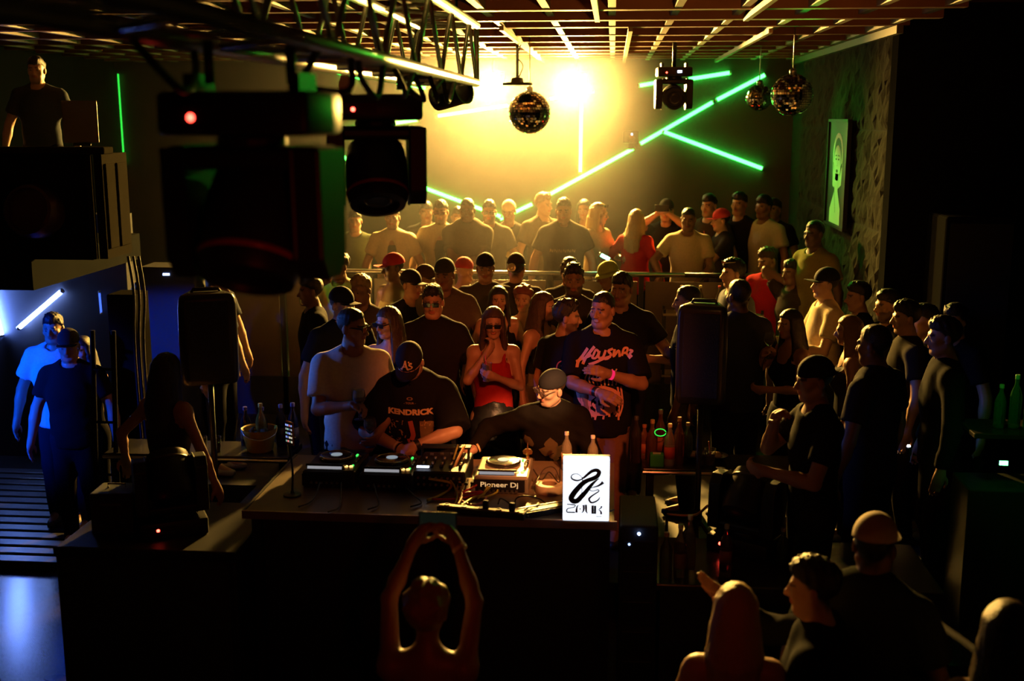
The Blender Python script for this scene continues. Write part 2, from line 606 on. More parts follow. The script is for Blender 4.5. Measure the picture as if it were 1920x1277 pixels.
people_n = 0
PEOPLE_LOG = []
def person(px, py, label, d=None, floor=.3, H=1.75, face=0, hy=0, hp=4, lean=0, side=0, sex='m', build=1.0, tone='tan',
           hair='short', hairc='black', beard=0.0, cap=None, shirt=('tee', (.015, .015, .017)), pants=(.015, .015, .02), skirt=None,
           L='down', R='down', detail=1, glasses=None, mouth=0.0, group=None, seat=False, fit=.018, hem=None, sleeve=.62, twist=0):
    """L / R: arm on the left / right of the picture when the person faces the camera. Returns a dict with parts and hand grips."""
    global people_n
    people_n += 1
    rnd = random.Random(people_n * 13 + 5)
    lean = RAD(lean); side = RAD(side)
    fem = sex == 'f'
    # ---- skeleton for a 1.75 m body, scaled by k at the end
    Rt = Rz(RAD(twist)) @ Ry(side) @ Rx(lean)
    po = np.array([0, .10 * math.sin(max(lean, 0)), .95])
    T = (po, Rt)
    def tw(v): return po + Rt @ npv(v)
    Rh = Rt @ Rz(RAD(hy)) @ Rx(RAD(hp) - lean * .5)
    neck_top = tw((0, -.005, .60))
    ho = tw((0, -.012, .618)) + Rh @ np.array([0, -.008, .07])
    hs = .93 if not fem else .88
    HF = (ho, Rh)
    top_extra = {'short': .02, 'fade': .014, 'curly': .05, 'long': .022, 'bun': .03, 'bald': .004, 'quiff': .04}.get(hair, .02)
    if cap: top_extra = .03
    ztop = max((ho + Rh @ (np.array([0, .02, .13 + top_extra]) * hs))[2], (ho + Rh @ (np.array([0, .09, .08 + top_extra]) * hs))[2])
    if d is not None:
        P = at(px, py, d)
        k = min(max((P.z - floor) / ztop, .82), 1.13)
    else:
        k = H / 1.75
        P = on_z(px, py, floor + k * ztop)
    rz = RAD(face)
    # picture left/right arm -> body side (body faces -y: +x is picture right)
    off = Rz(rz) @ (np.array([ho[0], ho[1], 0]) * k)
    root = empty('person', (P.x - off[0], P.y - off[1], floor), rz, label, 'person', group)
    hB = {0: .036, 1: .034, 2: .030, 3: .024}[detail]
    hH = {0: .013, 1: .0112, 2: .0085, 3: .0060}[detail]
    sw = .182 if not fem else .15           # shoulder half width
    bw = build
    out = {'root': root, 'k': k}
    g = lambda r: r * bw
    def torso(B, inf, z0=-.06, z1=None, clip=None):
        if not fem:
            ch = ((-.04, .150, 0), (.13, .134, -.005), (.31, .164, -.005), (.43, .142, 0))
        else:
            ch = ((-.05, .162, .005), (.13, .118, 0), (.30, .138, -.002), (.42, .118, 0))
        for (a, ra, ya), (b, rb, yb) in zip(ch, ch[1:]):
            B.rc((0, ya, a), (0, yb, b), g(ra) + inf, g(rb) + inf, .04, clip, T, 1.42)
        if fem:
            for s in (-1, 1): B.el((s * .066, -.085, .30), (.058 + inf * .5, .052 + inf * .5, .058 + inf * .5), .04, clip, T)
    def shoulders(B, inf, clip=None, w=None):
        for s in (-1, 1):
            B.rc((s * .03, .012, .485), (s * (w or sw - .012), .012, .462), .040 + inf, .054 + inf, .045, clip, T)
    # ---- arms
    arms = {}
    l1, l2 = (.285, .255) if not fem else (.265, .238)
    for s, spec in ((-1, L), (1, R)):
        if isinstance(spec, str): spec = ARM[spec]
        w, pole, curl, pn = spec[:4]
        sh = tw((s * sw, .01, .45))
        wr = npv((s * w[0], w[1], w[2])) if len(spec) < 6 or not spec[5] else npv(w)
        el, wr = ik(sh, wr, l1, l2, npv((s * pole[0], pole[1], pole[2])))
        fd = nrm(wr - el)
        if len(spec) > 4 and spec[4] is not None: fd = nrm(npv((s * spec[4][0], spec[4][1], spec[4][2])))
        arms[s] = (sh, el, wr, fd, npv((s * pn[0], pn[1], pn[2])), curl)
    # ---- body: one continuous surface
    B = SDF()
    torso(B, 0); shoulders(B, 0)
    B.rc(tw((0, .02, .44)), neck_top, .060 if not fem else .048, .053 if not fem else .043, .045)
    af = 1.0 if not fem else .8
    fine = []
    for s, (sh, el, wr, fd, pn, cu) in arms.items():
        q = (1 + (bw - 1) * .6) * af
        B.el(sh, (.056 * q, .056 * q, .06 * q), .04)
        B.rc(sh, el, .052 * q, .041 * q, .03)
        B.rc(el, el + (wr - el) * .35, .041 * q, .042 * q, .015)
        B.rc(el + (wr - el) * .3, wr, .042 * q, .027 * q, .015)
        hk = .98 if not fem else .9
        grip = add_hand(B, wr, fd, pn, s * (1 if True else -1), cu, hk)
        out['grip%+d' % s] = grip * k
        out['wrist%+d' % s] = wr * k
        out['fd%+d' % s] = fd
        lo = np.minimum(wr, wr + fd * .17) - .07; hi = np.maximum(wr, wr + fd * .17) + .07
        idle = (L if s < 0 else R) in ('down', 'back')
        fine.append((lo, hi, {0: .016, 1: .016 if idle else .012, 2: .016 if idle else .0095, 3: .014 if idle else .0070}[detail]))
    for s in (-1, 1):
        hp_ = np.array([s * .088, po[1] * .9, .90]); kn = np.array([s * .10, po[1] * .6 - .015, .50]); an = np.array([s * .105, .03, .085])
        if seat: kn = np.array([s * .13, -.40, .92]); an = np.array([s * .13, -.38, .5])
        B.rc(hp_, kn, .087 * (bw * .5 + .5), .056, .04); B.rc(kn, kn + (an - kn) * .35, .055, .054, .02); B.rc(kn + (an - kn) * .3, an, .054, .036, .02)
        B.rc(an, an + np.array([0, -.15, -.045]), .04, .03, .02)
    # head
    hf = HF
    def e(c, r, kk=.02, sub=False): B.el(npv(c) * hs, npv(r) * hs, kk * hs, None, hf, sub)
    def r_(a, b, ra, rb, kk=.01, sub=False): B.rc(npv(a) * hs, npv(b) * hs, ra * hs, rb * hs, kk * hs, None, hf, 1.0, sub)
    e((0, .016, .045), (.077, .097, .086), .02)
    e((0, -.022, -.030), (.061 if not fem else .057, .070, .083), .035)
    jw = .024 if not fem else .016
    r_((-jw, -.054, -.093), (jw, -.054, -.093), .021 if not fem else .017, .021 if not fem else .017, .03)
    e((0, -.070, -.098), (.02, .018, .018), .02)
    for s in (-1, 1):
        e((s * .046, -.058, -.018), (.022, .022, .020), .03)
        r_((s * (.056 if not fem else .05), .012, -.052), (s * (.034 if not fem else .026), -.05, -.088), .019 if not fem else .016, .018 if not fem else .015, .03)
        e((s * .0805, .016, -.004), (.010, .021, .033), .006)
        e((s * .032, -.105, .006), (.019, .018, .0125), .014, True)
    r_((-.036, -.083, .026), (.036, -.083, .026), .011, .011, .014)
    for s in (-1, 1): e((s * .0315, -.0765, .004), (.0140, .0135, .0125), .008)
    r_((0, -.088, .016), (0, -.113, -.028), .0085, .0125, .010)
    for s in (-1, 1): e((s * .012, -.101, -.032), (.010, .011, .008), .008)
    e((0, -.090, -.049), (.026, .010, .0075), .006)
    e((0, -.089, -.0625), (.022, .010, .0075), .006)
    if mouth > 0: e((0, -.101, -.0565), (.02, .012, .004 + .006 * mouth), .004, True)
    B.p[-1] = B.p[-1]
    fine.append((ho - .125, ho + .145, hH))
    tn = npv(TONES[tone]) * rnd.uniform(.9, 1.1)
    hc = npv(HAIRC[hairc])
    # scale everything to this person's height via the root-level mesh scale
    def tonef(V):
        q = (V - ho) @ Rh / hs
        c = np.tile(tn, (len(V), 1))
        ax_ = np.abs(q[:, 0]); fr_ = q[:, 1] < -.05
        inhead = (np.abs(q[:, 2]) < .2) & (np.abs(q[:, 1]) < .2) & (ax_ < .12)
        bd = fr_ & inhead & (q[:, 2] < -.036) & (q[:, 2] > -.13)
        if beard > 0:
            bd2 = inhead & (q[:, 2] < -.034 - .2 * np.maximum(-q[:, 1] - .09, 0)) & (q[:, 2] > -.135) & (q[:, 1] < .01) & ~((ax_ < .026) & (np.abs(q[:, 2] + .055) < .015))
            c[bd2] = c[bd2] * (1 - beard) + hc * beard
        if hair not in ('bald', None):
            lim = np.where(q[:, 1] < -.02, .074 - .6 * (q[:, 1] + .08), np.where(q[:, 1] < .03, .036 - 1.3 * (q[:, 1] + .02), -.029 - 1.9 * (q[:, 1] - .03)))
            sc_ = inhead & (q[:, 2] > np.maximum(lim, -.09)) & ~((ax_ > .079) & (np.abs(q[:, 1] - .016) < .026))
            g_ = np.clip((q[:, 2] - np.maximum(lim, -.09)) / .03, 0, 1)[:, None]
            c = np.where(sc_[:, None], c * (1 - g_) * .75 + hc * (.25 + .75 * g_), c)
        br = fr_ & inhead & (ax_ > .012) & (ax_ < .052) & (q[:, 2] > .021 - .15 * (ax_ - .03)) & (q[:, 2] < .033 - .15 * (ax_ - .03))
        c[br] = hc * .8 + tn * .1
        ey = fr_ & inhead & (np.abs(ax_ - .0315) < .0125) & (np.abs(q[:, 2] - .003) < .0058) & (q[:, 1] < -.08)
        c[ey] = (.34, .31, .29)
        pu = ey & (np.abs(ax_ - .0315) < .0065)
        c[pu] = (.015, .01, .008)
        lp = fr_ & inhead & (ax_ < .026) & (np.abs(q[:, 2] + .0555) < .0125) & (q[:, 1] < -.086)
        c[lp] = tn * np.array([1.0, .55, .55])
        if mouth > 0:
            te = fr_ & inhead & (ax_ < .017) & (np.abs(q[:, 2] + .0555) < .005 + .004 * mouth)
            c[te] = (.45, .40, .36)
        return c
    out['body'] = B.build('body', M_SKIN, root, hB, fine, tonef)
    # ---- hair
    hm = hair_mat(tuple(HAIRC[hairc]))
    hh = hH * 1.25
    hh = max(hh, .009 if detail > 2 else .0105)
    def hline(X, Y, Z):  # keep what lies above the hairline
        X, Y, Z = X / hs, Y / hs, Z / hs
        front = .078 - Z
        lim = np.where(Y < -.02, .078 - .6 * (Y + .08), np.where(Y < .03, .042 - 1.3 * (Y + .02), -.023 - 1.9 * (Y - .03)))
        lim = np.maximum(lim, -.085)
        return (lim - Z) * .8 * hs
    if hair not in ('bald', None):
        Hh = SDF()
        th = {'short': .006, 'fade': .0015, 'curly': .022, 'long': .012, 'bun': .008, 'quiff': .005}[hair]
        covered = cap is not None
        if covered: th = min(th, .006)
        Hh.el(npv((0, .018, .046)) * hs, npv((.077 + th, .098 + th, .087 + th)) * hs, .01, hline if hair != 'long' else (lambda X, Y, Z: np.maximum(hline(X, Y, Z), -9)), hf)
        if not covered:
            if hair == 'short':
                Hh.el(npv((0, -.006, .088)) * hs, npv((.068, .086, .062)) * hs, .012, None, hf)
            if hair == 'fade':
                Hh.el(npv((0, .010, .083)) * hs, npv((.062, .084, .052)) * hs, .012, None, hf)
            if hair == 'quiff':
                Hh.el(npv((0, -.03, .105)) * hs, npv((.06, .062, .048)) * hs, .012, None, hf)
                Hh.el(npv((0, .02, .105)) * hs, npv((.06, .062, .048)) * hs, .012, None, hf)
            if hair == 'curly':
                for i in range(26):
                    a = rnd.uniform(0, 6.28); u = rnd.uniform(.15, 1)
                    v = npv((math.cos(a) * math.sqrt(1 - u * u) * .09, .02 + math.sin(a) * math.sqrt(1 - u * u) * .105, .05 + u * .10))
                    if v[1] < -.05 and v[2] < .09: continue
                    Hh.el(v * hs, npv((.024,) * 3) * hs, .008, None, hf)
            if hair == 'bun':
                Hh.el(npv((0, .10, .10)) * hs, npv((.04, .038, .038)) * hs, .01, None, hf)
        if hair == 'long':
            # curtain of strands from the parting over the ears and down the back, hanging straight down
            ln = rnd.uniform(.30, .40)
            for i in range(-8, 9):
                a = i / 8 * 2.05
                sx_, cy_ = math.sin(a), math.cos(a)
                top = ho + Rh @ (npv((sx_ * .074, .02 + cy_ * .088, .06)) * hs)
                mid = ho + Rh @ (npv((sx_ * .088, .026 + cy_ * .10, -.05)) * hs)
                end = np.array([ho[0] + (Rh @ npv((sx_, cy_, 0)))[0] * .105, ho[1] + .03 + (Rh @ npv((sx_, cy_, 0)))[1] * .115, ho[2] - ln * (1 - .18 * abs(a) / 2) + rnd.uniform(-.02, .02)])
                end2 = end * .5 + mid * .5 + np.array([0, .02, 0])
                Hh.rc(top, mid, .022 * hs, .023 * hs, .010)
                Hh.rc(mid, end2, .023 * hs, .023, .010)
                Hh.rc(end2, end, .023, .012, .010)
            ph = rnd.uniform(0, 6)
            Hh.disp = lambda x, y, z: .0022 * np.sin(260 * (x - ho[0]) + 90 * (y - ho[1]) + 5 * z + ph) + .0012 * np.sin(430 * (y - ho[1]) + ph)
        elif hair in ('short', 'quiff', 'fade'):
            am = {'short': .0055, 'quiff': .008, 'fade': .0022}[hair]
            p_ = [rnd.uniform(0, 6) for _ in range(3)]
            Hh.disp = lambda x, y, z: am * (np.sin(150 * x + 40 * z + p_[0]) * np.sin(140 * y + 50 * z + p_[1]) + .5 * np.sin(260 * x - 90 * y + p_[2])) * np.clip((z - ho[2]) / .08 + .2, .15, 1.2)
        else:
            Hh.disp = lambda x, y, z: .005 * np.sin(130 * x) * np.sin(130 * y) * np.sin(130 * z)
        out['hair'] = Hh.build('hair', hm, root, hh)
    # ---- cap
    if cap:
        kind, ccol = cap[0], cap[1]
        flip = {'cap': 0, 'back': 180, 'bucket': 0, 'beanie': 0, 'headscarf': 0}[kind]
        Rc = Rh @ Rz(RAD(flip + (cap[2] if len(cap) > 2 else 0))) @ Rx(RAD(-4 if kind == 'back' else 4))
        cf = (ho, Rc)
        Cp = SDF()
        zc = {'cap': .040, 'back': .040, 'bucket': .03, 'beanie': .028, 'headscarf': .045}[kind]
        sgn = -1 if kind == 'back' else 1
        Cp.el(npv((0, sgn * .017, .052)) * hs, npv((.089, .110, .102 if kind in ('cap', 'back') else .098)) * hs, .01, lambda X, Y, Z: zc * hs - Z, cf)
        if kind in ('cap', 'back'):
            Cp.el(npv((0, sgn * .02, .152)) * hs, npv((.007, .007, .005)) * hs, .004, None, cf)
        if kind == 'headscarf':
            Cp.el(npv((0, .10, .045)) * hs, npv((.03, .02, .022)) * hs, .01, None, cf)
        if kind == 'beanie':
            Cp.disp = lambda x, y, z: .0015 * np.sin(300 * x + 200 * y)
        cm = mat('cap_cloth', ccol, .8, spec=.2, noise=.15, nscale=80)
        out['cap'] = Cp.build('cap' if kind != 'beanie' else 'beanie', cm, root, max(hH, .0065))
        if kind in ('cap', 'back', 'bucket'):
            Bm = MB()
            if kind == 'bucket':
                prof = [(.086, .040), (.125, .012), (.128, .014), (.092, .050)]
                Bm.lathe([(r * hs, z * hs) for r, z in prof] + [(.086 * hs, .040 * hs)], n=28)
            else:
                n = 12; vs = []; fs = []
                for lay in (0, 1):
                    for j in range(5):
                        for i in range(n + 1):
                            a = math.pi * (.12 + .76 * i / n)
                            t = j / 4
                            xi, yi = math.cos(a) * .084, .0 - math.sin(a) * .100
                            xo, yo = math.cos(a) * .084, -.03 - math.sin(a) * .150
                            x = xi + (xo - xi) * t; y = yi + (yo - yi) * t
                            z = .048 + .010 * t - 3.6 * x * x * (.5 + .5 * t) - (.004 if lay else 0)
                            vs.append((x * hs, (y + sgn * .0) * hs, z * hs))
                W = n + 1
                for lay in (0, 1):
                    o_ = lay * 5 * W
                    for j in range(4):
                        for i in range(n):
                            q = (o_ + j * W + i, o_ + j * W + i + 1, o_ + (j + 1) * W + i + 1, o_ + (j + 1) * W + i)
                            fs.append(q if lay else q[::-1])
                for i in range(n): fs.append((4 * W + i, 4 * W + i + 1, 9 * W + i + 1, 9 * W + i))
                Bm.add(vs, fs)
            bo = Bm.build('brim', mat('cap_cloth', cap[3] if len(cap) > 3 else ccol, .8, spec=.2, noise=.15, nscale=80), out['cap'], True)
            bo.data.transform(Matrix(Rc.tolist()).to_4x4()); bo.data.transform(Matrix.Translation(Vector(ho)))
    # ---- clothes
    kind, scol = shirt[0], shirt[1]
    fitv = fit
    if shirt[0] != 'none':
        Sh = SDF()
        hz = hem if hem is not None else {'tee': -.10, 'jacket': -.10, 'shirt': -.08, 'tank': -.08, 'crop': .16, 'top': .02, 'hoodie': -.12, 'over': -.18}[kind]
        if kind == 'over': fitv = max(fitv, .026)
        cutlow = .40
        if kind in ('tank', 'crop', 'top'):
            Sh_clip = lambda X, Y, Z: np.maximum(hz - Z, Z - .385)
            torso(Sh, .009, clip=Sh_clip)
            for s in (-1, 1):
                for a, b in (((s * .075, -.10, .37), (s * .085, -.02, .50)), ((s * .085, -.02, .50), (s * .085, .09, .37))):
                    Sh.rc(a, b, .016, .016, .008, None, T)
            if kind == 'tank':
                Sh.rc((-.07, .012, .46), (.07, .012, .46), .05, .05, .03, None, T)
        else:
            cl = lambda X, Y, Z: hz - Z
            torso(Sh, fitv, clip=cl)
            Sh.rc((0, 0, hz + .02), (0, 0, .10), g(.152) + fitv, g(.138) + fitv, .05, cl, T, 1.42)
            shoulders(Sh, .013 + fitv * .3)
            for s, (sh, el, wr, fd, pn, cu) in arms.items():
                u = nrm(el - sh)
                q = (1 + (bw - 1) * .6) * af
                if kind in ('jacket', 'hoodie'):
                    Sh.rc(sh, el, .064 * q + fitv * .5, .054 * q + fitv * .4, .03)
                    we = wr - nrm(wr - el) * .01
                    w2 = nrm(wr - el)
                    Sh.rc(el, we + w2 * .03, .054 * q + fitv * .4, .037 * q + fitv * .3, .02, (lambda X, Y, Z, we=we, w2=w2: (X - we[0]) * w2[0] + (Y - we[1]) * w2[1] + (Z - we[2]) * w2[2]))
                else:
                    fr_ = sleeve
                    ee = sh + (el - sh) * fr_
                    far = sh + (el - sh) * (fr_ + .25)
                    Sh.rc(sh, far, .064 * q + fitv * .55, .056 * q + fitv * .9, .022, (lambda X, Y, Z, ee=ee, u=u: (X - ee[0]) * u[0] + (Y - ee[1]) * u[1] + (Z - ee[2]) * u[2]))
            if kind == 'hoodie':
                Sh.rc((-.07, .05, .50), (.07, .05, .50), .045, .045, .03, None, T)
                Sh.rc((-.06, -.02, .50), (.06, -.02, .50), .035, .035, .03, None, T)
                Sh.el((0, .09, .46), (.12, .05, .09), .03, None, T)
            if kind == 'shirt':
                for s in (-1, 1): Sh.rc((s * .02, -.065, .475), (s * .065, .0, .53), .012, .014, .008, None, T)
                Sh.rc((-.06, .045, .53), (.06, .045, .53), .016, .016, .012, None, T)
            if len(shirt) > 2 and shirt[2] == 'open':
                Sh.el((0, -.22, .15), (.055, .18, .42), .01, None, T, True)
            if kind in ('tee', 'over'):  # collar opening
                Sh.el((0, -.045, .545), (.062, .055, .045), .01, None, T, True)
        Sh.disp = wrinkle(.0035 if kind not in ('over', 'hoodie', 'jacket') else .0055, people_n)
        out['shirt'] = Sh.build({'tee': 'tee_shirt', 'over': 'tee_shirt', 'jacket': 'jacket', 'shirt': 'shirt', 'tank': 'tank_top', 'crop': 'top', 'top': 'top', 'hoodie': 'hooded_sweater'}[kind], cloth(scol), root, {0: .026, 1: .022, 2: .018, 3: .015}[detail])
        if len(shirt) > 2 and shirt[2] == 'open':
            In = SDF()
            torso(In, .008, clip=lambda X, Y, Z: np.maximum(-.06 - Z, Z - .40))
            In.build('undershirt', cloth(shirt[3]), root, .018)
    if skirt:
        Sk = SDF()
        z0 = skirt[1]
        Sk.rc((0, 0, .06), (0, 0, -.08), g(.135), g(.175), .03, lambda X, Y, Z: Z - .10, T, 1.3)
        Sk.rc((0, 0, .87), (0, -.01, z0 + .1), g(.175), .20, .04, lambda X, Y, Z: z0 - Z, None, 1.3)
        Sk.disp = wrinkle(.005, people_n + 3)
        Sk.build('skirt', mat('skirt_cloth', skirt[0], .4, spec=.4, bump=.2, nscale=20), root, .016)
    elif pants:
        Pn = SDF()
        Pn.rc((0, 0, -.04), (0, 0, .03), g(.156) + .012, g(.145) + .012, .03, lambda X, Y, Z: Z - .06, T, 1.42)
        for s in (-1, 1):
            hp_ = np.array([s * .088, po[1] * .9, .90]); kn = np.array([s * .10, po[1] * .6 - .015, .50]); an = np.array([s * .105, .03, .085])
            if seat: kn = np.array([s * .13, -.40, .92]); an = np.array([s * .13, -.38, .5])
            Pn.rc(hp_, kn, .087 * (bw * .5 + .5) + .016, .056 + .022, .04); Pn.rc(kn, an, .056 + .022, .036 + .026, .02)
        Pn.disp = wrinkle(.004, people_n + 7, 5, 9)
        Pn.build('trousers', cloth(pants), root, .034)
    for s in (-1, 1):
        an = np.array([s * .105, .03, .085])
        if seat: an = np.array([s * .13, -.38, .5])
        So = SDF()
        So.rc(an + npv((0, .02, -.04)), an + npv((0, -.16, -.05)), .045, .036, .03, lambda X, Y, Z, z_=an[2]: (z_ - .085) - Z)
        So.rc(an + npv((0, .02, -.04)), an + npv((0, .0, .0)), .045, .046, .03)
        So.build('shoe', mat('shoe_leather', (.03, .03, .03) if people_n % 3 else (.45, .45, .45), .5), root, .024)
    # ---- glasses
    if glasses:
        gm, lm = glasses if isinstance(glasses, tuple) else ((.01, .01, .01), 'dark')
        G = MB()
        yv = -.108; up_ = 0
        zg = .006
        if lm == 'top': zg, yv = .105, -.085
        for s in (-1, 1):
            G.box((s * .034, yv, zg), (.054, .006, .036), None, .0028)
            G.box((s * .068, yv + .045, zg + .008), (.005, .10, .008))
        G.box((0, yv - .001, zg + .006), (.022, .005, .006))
        mm = mat('sunglasses_plastic', gm, .12, coat=1.0) if lm != 'clear' else mat('pale_lens', gm, .1, trans=.7)
        go = G.build('sunglasses' if lm != 'clear' else 'glasses', mm, root)
        go.data.transform((Matrix.Translation(Vector(ho)) @ Matrix(Rh.tolist()).to_4x4()) @ Matrix.Scale(hs, 4))
    for ch in [o for o in root.children]:
        ch.scale = (k, k, k)
    PEOPLE_LOG.append((px, py, round(k * 1.75, 2), round(P.x, 2), round(P.y, 2), label))
    # world helpers
    M = Matrix.Translation(Vector((P.x - off[0], P.y - off[1], floor))) @ Matrix.Rotation(rz, 4, 'Z')
    out['M'] = M
    out['w'] = lambda v: M @ Vector(v)          # person-local metres -> world
    out['ho'] = ho * k; out['Rh'] = Rh; out['hs'] = hs * k; out['T'] = (po * k, Rt)
    return out

def bvh_of(ob):
    """tree of a part in person-local metres"""
    me = ob.data
    k = ob.scale[0]
    return BVHTree.FromPolygons([v.co * k for v in me.vertices], [tuple(p.vertices) for p in me.polygons])

def print_on(p, part, name, shapes, m, centre, ux=(1, 0, 0), uy=(0, 0, 1), direction=(0, 1, 0), off=.004, sub=2, label=None):
    """flat lettering wrapped on a piece of clothing: shapes given in metres round centre (person-local), projected along direction"""
    ob = p[part]
    tree = bvh_of(ob)
    k = ob.scale[0]
    ux = Vector(ux); uy = Vector(uy); dr = Vector(direction).normalized()
    bm = bmesh.new()
    for vs, fs in shapes:
        bvs = [bm.verts.new((x, y, 0)) for x, y in vs]
        for f in fs:
            try: bm.faces.new([bvs[i] for i in f])
            except Exception: pass
    bmesh.ops.triangulate(bm, faces=bm.faces[:])
    for _ in range(sub):
        es = [e_ for e_ in bm.edges if e_.calc_length() > .012]
        if not es: break
        bmesh.ops.subdivide_edges(bm, edges=es, cuts=1)
        bmesh.ops.triangulate(bm, faces=bm.faces[:])
    bad = []
    for v in bm.verts:
        q = Vector(centre) + ux * v.co.x + uy * v.co.y
        hit, nn, _, _ = tree.ray_cast(q - dr * .8, dr)
        if hit is None:
            bad.append(v); continue
        v.co = (hit - dr * off) / k
    bmesh.ops.delete(bm, geom=bad, context='VERTS')
    me = bpy.data.meshes.new(name)
    bm.to_mesh(me); bm.free()
    me.materials.append(m)
    o = bpy.data.objects.new(name, me)
    link(o, ob)
    if label: o['label'] = label
    return o

# ------------------------------------------------------------------ the room
M_WALL = mat('dark_wall_paint', (.030, .029, .027), .95, spec=.05, noise=.25, nscale=3)
M_FLOOR = mat('dark_dance_floor', (.035, .036, .042), .22, noise=.3, nscale=4)
M_STAGE = mat('stage_floor', (.02, .02, .02), .6, noise=.3, nscale=6)
M_CEIL = mat('ceiling_boards', (.20, .08, .03), .7, noise=.3, nscale=6)
M_BEAM = mat('painted_beam', (.26, .10, .04), .6, noise=.25, nscale=5)
M_BATTEN = mat('pale_batten', (.34, .28, .18), .6, noise=.15, nscale=10)

def struct(name, mb, m, **kw):
    o = mb.build(name, m, **kw)
    o['kind'] = 'structure'
    return o

LW, RW = -6.3, 2.15            # side walls of the back half of the room
RET_Y = 9.2                    # where the right wall turns outward
struct('floor', MB().box((0, 6, -.1), (16, 18, .2)), M_FLOOR)
struct('floor_stage', MB().box((1.1, 9.16, .15), (8.0, 4.08, .3)), M_STAGE)
struct('floor_stage_right', MB().box((2.6, 6.62, .15), (5.0, 1.0, .3)), M_STAGE)
struct('floor_stage_left', MB().box((-2.47, 6.82, .15), (.86, .6, .3)), M_STAGE)
struct('floor_pit', MB().box((-.97, 6.56, .05), (2.14, 1.12, .1)), M_STAGE)
struct('floor_stage_wing', MB().box((-3.65, 10.05, .15), (1.5, 2.3, .3)), M_STAGE)
struct('floor_terrace', MB().box(((LW + RW) / 2, 12.8, .35), (RW - LW, 3.2, .7)), M_STAGE)
struct('floor_step', MB().box((1.85, 10.85, .45), (.6, .7, .3)), M_STAGE)
struct('wall_back', MB().box(((LW + RW) / 2, WALL_Y + .1, 2.1), (RW - LW + .4, .2, 4.2)), mat('back_wall_paint', (.05, .05, .045), .6, noise=.2, nscale=3))
struct('wall_left', MB().box((LW - .1, 12.4, 2.1), (.2, 4.2, 4.2)), M_WALL)
struct('wall_side_room', MB().box((-6.25, 10.6, 1.2), (3.3, .2, 2.4)), mat('side_room_paint', (.05, .05, .06), .6))
struct('wall_side_room_end', MB().box((-8.0, 6.0, 2.1), (.2, 12, 4.2)), M_WALL)
struct('wall_right_front', MB().box((5.1, 4.6, 2.1), (.2, 9.4, 4.2)), M_WALL)
struct('wall_right_return', MB().box((3.62, RET_Y + .1, 2.1), (2.94, .2, 4.2)), mat('mural_wall_paint', (.008, .008, .008), .95, spec=.0, noise=.4, nscale=5))

# right wall of split-faced stone panels
rng = random.Random(3)
wr_ = struct('wall_right', MB().box((RW + .12, (RET_Y + .2 + WALL_Y) / 2, 2.1), (.2, WALL_Y - RET_Y - .2, 4.2)), M_WALL)
M_ROCK = mat('split_stone', (.035, .032, .024), .95, spec=.02, noise=.35, nscale=9, bump=.8)
def rock_panel(w, h, seed):
    r = random.Random(seed); nx, nz = 9, 12
    vs = []; fs = []
    for j in range(nz + 1):
        for i in range(nx + 1):
            edge = i in (0, nx) or j in (0, nz)
            x = 0 if edge else -r.random() ** 1.5 * .028 - .004
            vs.append((x, (i / nx - .5) * w + (0 if edge else r.uniform(-.02, .02)), (j / nz - .5) * h + (0 if edge else r.uniform(-.02, .02))))
    for j in range(nz):
        for i in range(nx):
            a = j * (nx + 1) + i
            fs += [(a, a + nx + 1, a + 1), (a + 1, a + nx + 1, a + nx + 2)]
    return vs, fs
meshes_ = []
for s_ in range(4):
    mb = MB(); mb.add(*rock_panel(.60, .80, s_)); o = mb.build('stone_panel', M_ROCK, wr_); meshes_.append(o.data); bpy.data.objects.remove(o)
k_ = 0
y_ = RET_Y + .52
while y_ < 13.6:
    for r_i in range(5):
        o = bpy.data.objects.new('stone_panel', meshes_[k_ % 4]); link(o, wr_)
        o.location = (RW + .015, y_, .36 + r_i * .81)
        k_ += 1
    y_ += .61

# terrace front: rail, posts and tinted panels
RAIL_Y = 11.22
zr = 1.79
tr = empty('terrace_railing', ((LW + RW) / 2, RAIL_Y, .7), 0, 'long metal railing with tinted panels in front of the raised terrace', 'railing')
def to(o, parent):
    """parent while keeping world placement of a mesh built in world space"""
    o.parent = parent
    o.matrix_parent_inverse = (Matrix.Translation(parent.location) @ parent.rotation_euler.to_matrix().to_4x4()).inverted()
    return o
to(MB().tube([(LW + .1, RAIL_Y, zr), (.72, RAIL_Y, zr)], .024, 10).build('handrail', M_METAL, None, True), tr)
to(MB().tube([(.72, RAIL_Y, zr), (1.6, RAIL_Y, zr)], .024, 10).build('handrail', M_BLACKMETAL, None, True), tr)
x_ = LW + .3
M_TINT = mat('tinted_panel', (.10, .07, .045), .35, noise=.1)
while x_ < 1.5:
    to(MB().box((x_, RAIL_Y, (zr + .3) / 2), (.05, .04, zr - .3)).build('post', M_BLACKMETAL), tr)
    if x_ + .9 < 1.5:
        to(MB().box((x_ + .45, RAIL_Y + .01, 1.03), (.82, .012, 1.38)).build('panel', M_TINT), tr)
    x_ += .9

